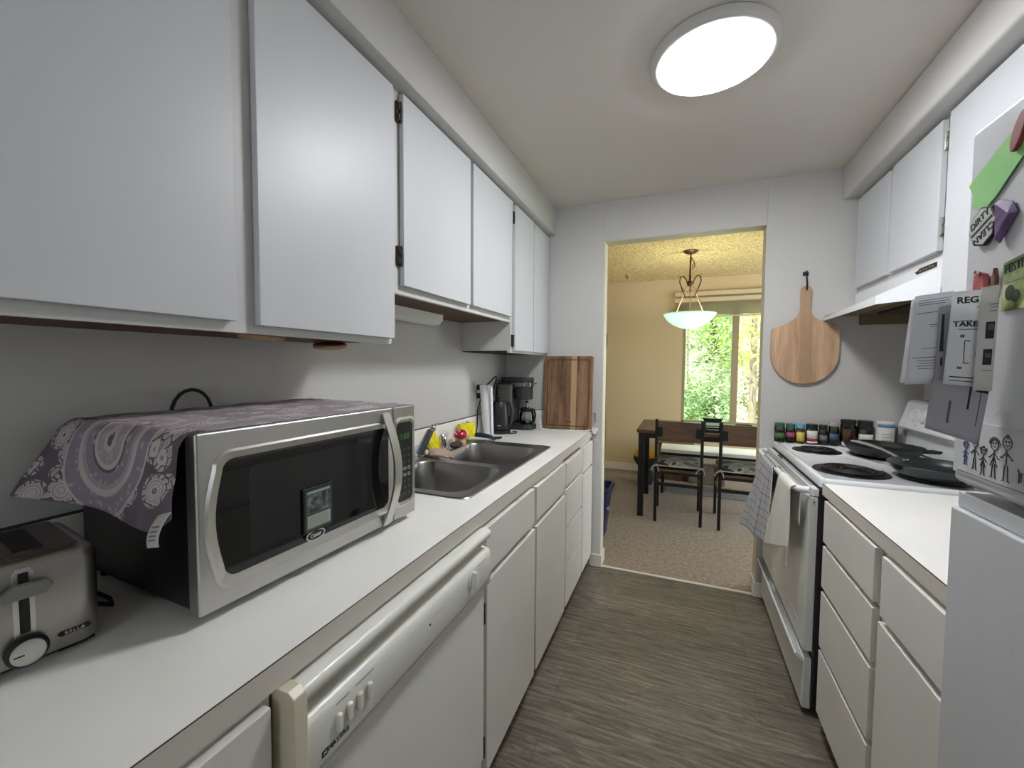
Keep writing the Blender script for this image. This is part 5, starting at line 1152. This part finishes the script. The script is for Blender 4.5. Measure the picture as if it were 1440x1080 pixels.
# ------------------------------------------------------------------ trees outside
def leafmat(name, c1, c2):
    m = bpy.data.materials.new(name); m.use_nodes = True; t = m.node_tree; t.nodes.clear()
    o = nd(t, 'ShaderNodeOutputMaterial'); a = nd(t, 'ShaderNodeBsdfDiffuse'); b = nd(t, 'ShaderNodeBsdfTranslucent'); mx = nd(t, 'ShaderNodeMixShader'); mx.inputs[0].default_value = .45
    n = nd(t, 'ShaderNodeTexNoise', i_Scale=1.6, i_Detail=3.0); t.links.new(coords(t), n.inputs['Vector']); c = ramp(t, n.outputs['Fac'], [(.38, s2l(c1)), (.62, s2l(c2))])
    for q in (a, b): t.links.new(c, q.inputs[0])
    t.links.new(a.outputs[0], mx.inputs[1]); t.links.new(b.outputs[0], mx.inputs[2]); t.links.new(mx.outputs[0], o.inputs[0]); return m
BARK = plain('bark', (104, 88, 72), .9, var=(12, .3), bmp=(20, .8, .02), scale=(1, 1, .3))
def tree(label, x, y, h, cr, cz, n, lm, trunk=.13, lean=0, ls=.10, seed=1):
    rnd = random.Random(seed)
    t = thing('tree', label, 'tree', (x, y, -2.4), 0, 'trees outside the dining room window')
    tr = MB().tube([(x, y, -2.4), (x+lean*.3, y, -.5), (x+lean*.7, y, 1.5), (x+lean, y, h*.75)], [trunk*1.25, trunk, trunk*.8, trunk*.3], 10)
    for k in range(11):
        z = -.6 + k*.42; a = rnd.random()*2*PI; l = cr*(.5+.4*rnd.random()); bx = x+lean*.5
        tr.tube([(bx, y, z), (bx+math.cos(a)*l*.5, y+math.sin(a)*l*.5, z+.22*rnd.random()), (bx+math.cos(a)*l, y+math.sin(a)*l, z+.5*rnd.random())], [trunk*.22, trunk*.14, trunk*.05], 6)
    obj('trunk', tr, BARK, t)
    f = MB()
    clumps = []
    for k in range(70):
        a = rnd.random()*2*PI; e = math.acos(2*rnd.random()-1); q = cr*(rnd.random()**.4)
        clumps.append(Vector((x+q*math.sin(e)*math.cos(a), y+q*math.sin(e)*math.sin(a), cz+q*1.35*math.cos(e))))
    for k in range(n):
        c = clumps[rnd.randrange(len(clumps))] + Vector((rnd.gauss(0, .24), rnd.gauss(0, .24), rnd.gauss(0, .17)))
        d = Vector((rnd.uniform(-1, 1), rnd.uniform(-1, 1), rnd.uniform(-.9, .1))).normalized(); w = d.cross(Vector((rnd.uniform(-1, 1), rnd.uniform(-1, 1), rnd.uniform(-1, 1)))).normalized()
        s_ = ls*rnd.uniform(.6, 1.3)
        f.face([f.bm.verts.new(c), f.bm.verts.new(c+d*s_*.5+w*s_*.16), f.bm.verts.new(c+d*s_), f.bm.verts.new(c+d*s_*.5-w*s_*.16)])
    obj('foliage', f, lm, t, smooth=False)
G1 = leafmat('leaf_blue_green', (194, 194, 168), (226, 224, 200)); G2 = leafmat('leaf_bright_green', (140, 146, 78), (186, 188, 110)); G3 = leafmat('leaf_mid_green', (164, 180, 132), (214, 218, 168))
tree('soft blue green tree filling the left window pane', .75, 11.6, 6.5, 1.6, 1.6, 30000, G1, ls=.13, seed=3)
tree('bright yellow green tree low in the middle of the window', 1.5, 13.2, 5.0, 1.7, .6, 22000, G2, ls=.15, seed=4)
tree('slender tree with its bare trunk seen through the right window pane', 1.38, 9.6, 6.5, 1.0, 2.6, 1700, G2, trunk=.075, lean=-.02, ls=.15, seed=6)
tree('distant mid green tree farthest from the window', 2.6, 16.5, 7.5, 3.0, 1.2, 22000, G3, ls=.32, seed=8)
tree('mid green tree at the left behind the blue green tree', -1.2, 15.0, 7.0, 2.2, 1.4, 12000, G3, ls=.28, seed=9)
struct('ground', box(-20, 24, 5.9, 40, -2.6, -2.4), plain('lawn', (110, 140, 70), .95, var=(2, .3)), smooth=False)

# ------------------------------------------------------------------ light
w = bpy.data.worlds.new('World'); sc.world = w; w.use_nodes = True; bgn = w.node_tree.nodes['Background']
bgn.inputs[0].default_value = (.86, .94, 1, 1); bgn.inputs[1].default_value = KW
sd = bpy.data.lights.new('sun', 'SUN'); sd.energy = KS; sd.angle = .02; sd.color = (1, .95, .84)
so = bpy.data.objects.new('sun', sd); COL.objects.link(so); so.rotation_euler = Vector((.25, .62, -.74)).to_track_quat('-Z', 'Y').to_euler(); so.location = (0, 0, 8)
sc.view_settings.view_transform = 'Standard'; sc.view_settings.look = 'None'; sc.view_settings.gamma = 1; sc.view_settings.use_curve_mapping = False
sc.view_settings.exposure = KE
sc.cycles.max_bounces = 10; sc.cycles.diffuse_bounces = 6; sc.cycles.glossy_bounces = 5; sc.cycles.transmission_bounces = 6; sc.cycles.transparent_max_bounces = 12
sc.cycles.use_denoising = True; sc.cycles.sample_clamp_indirect = 8
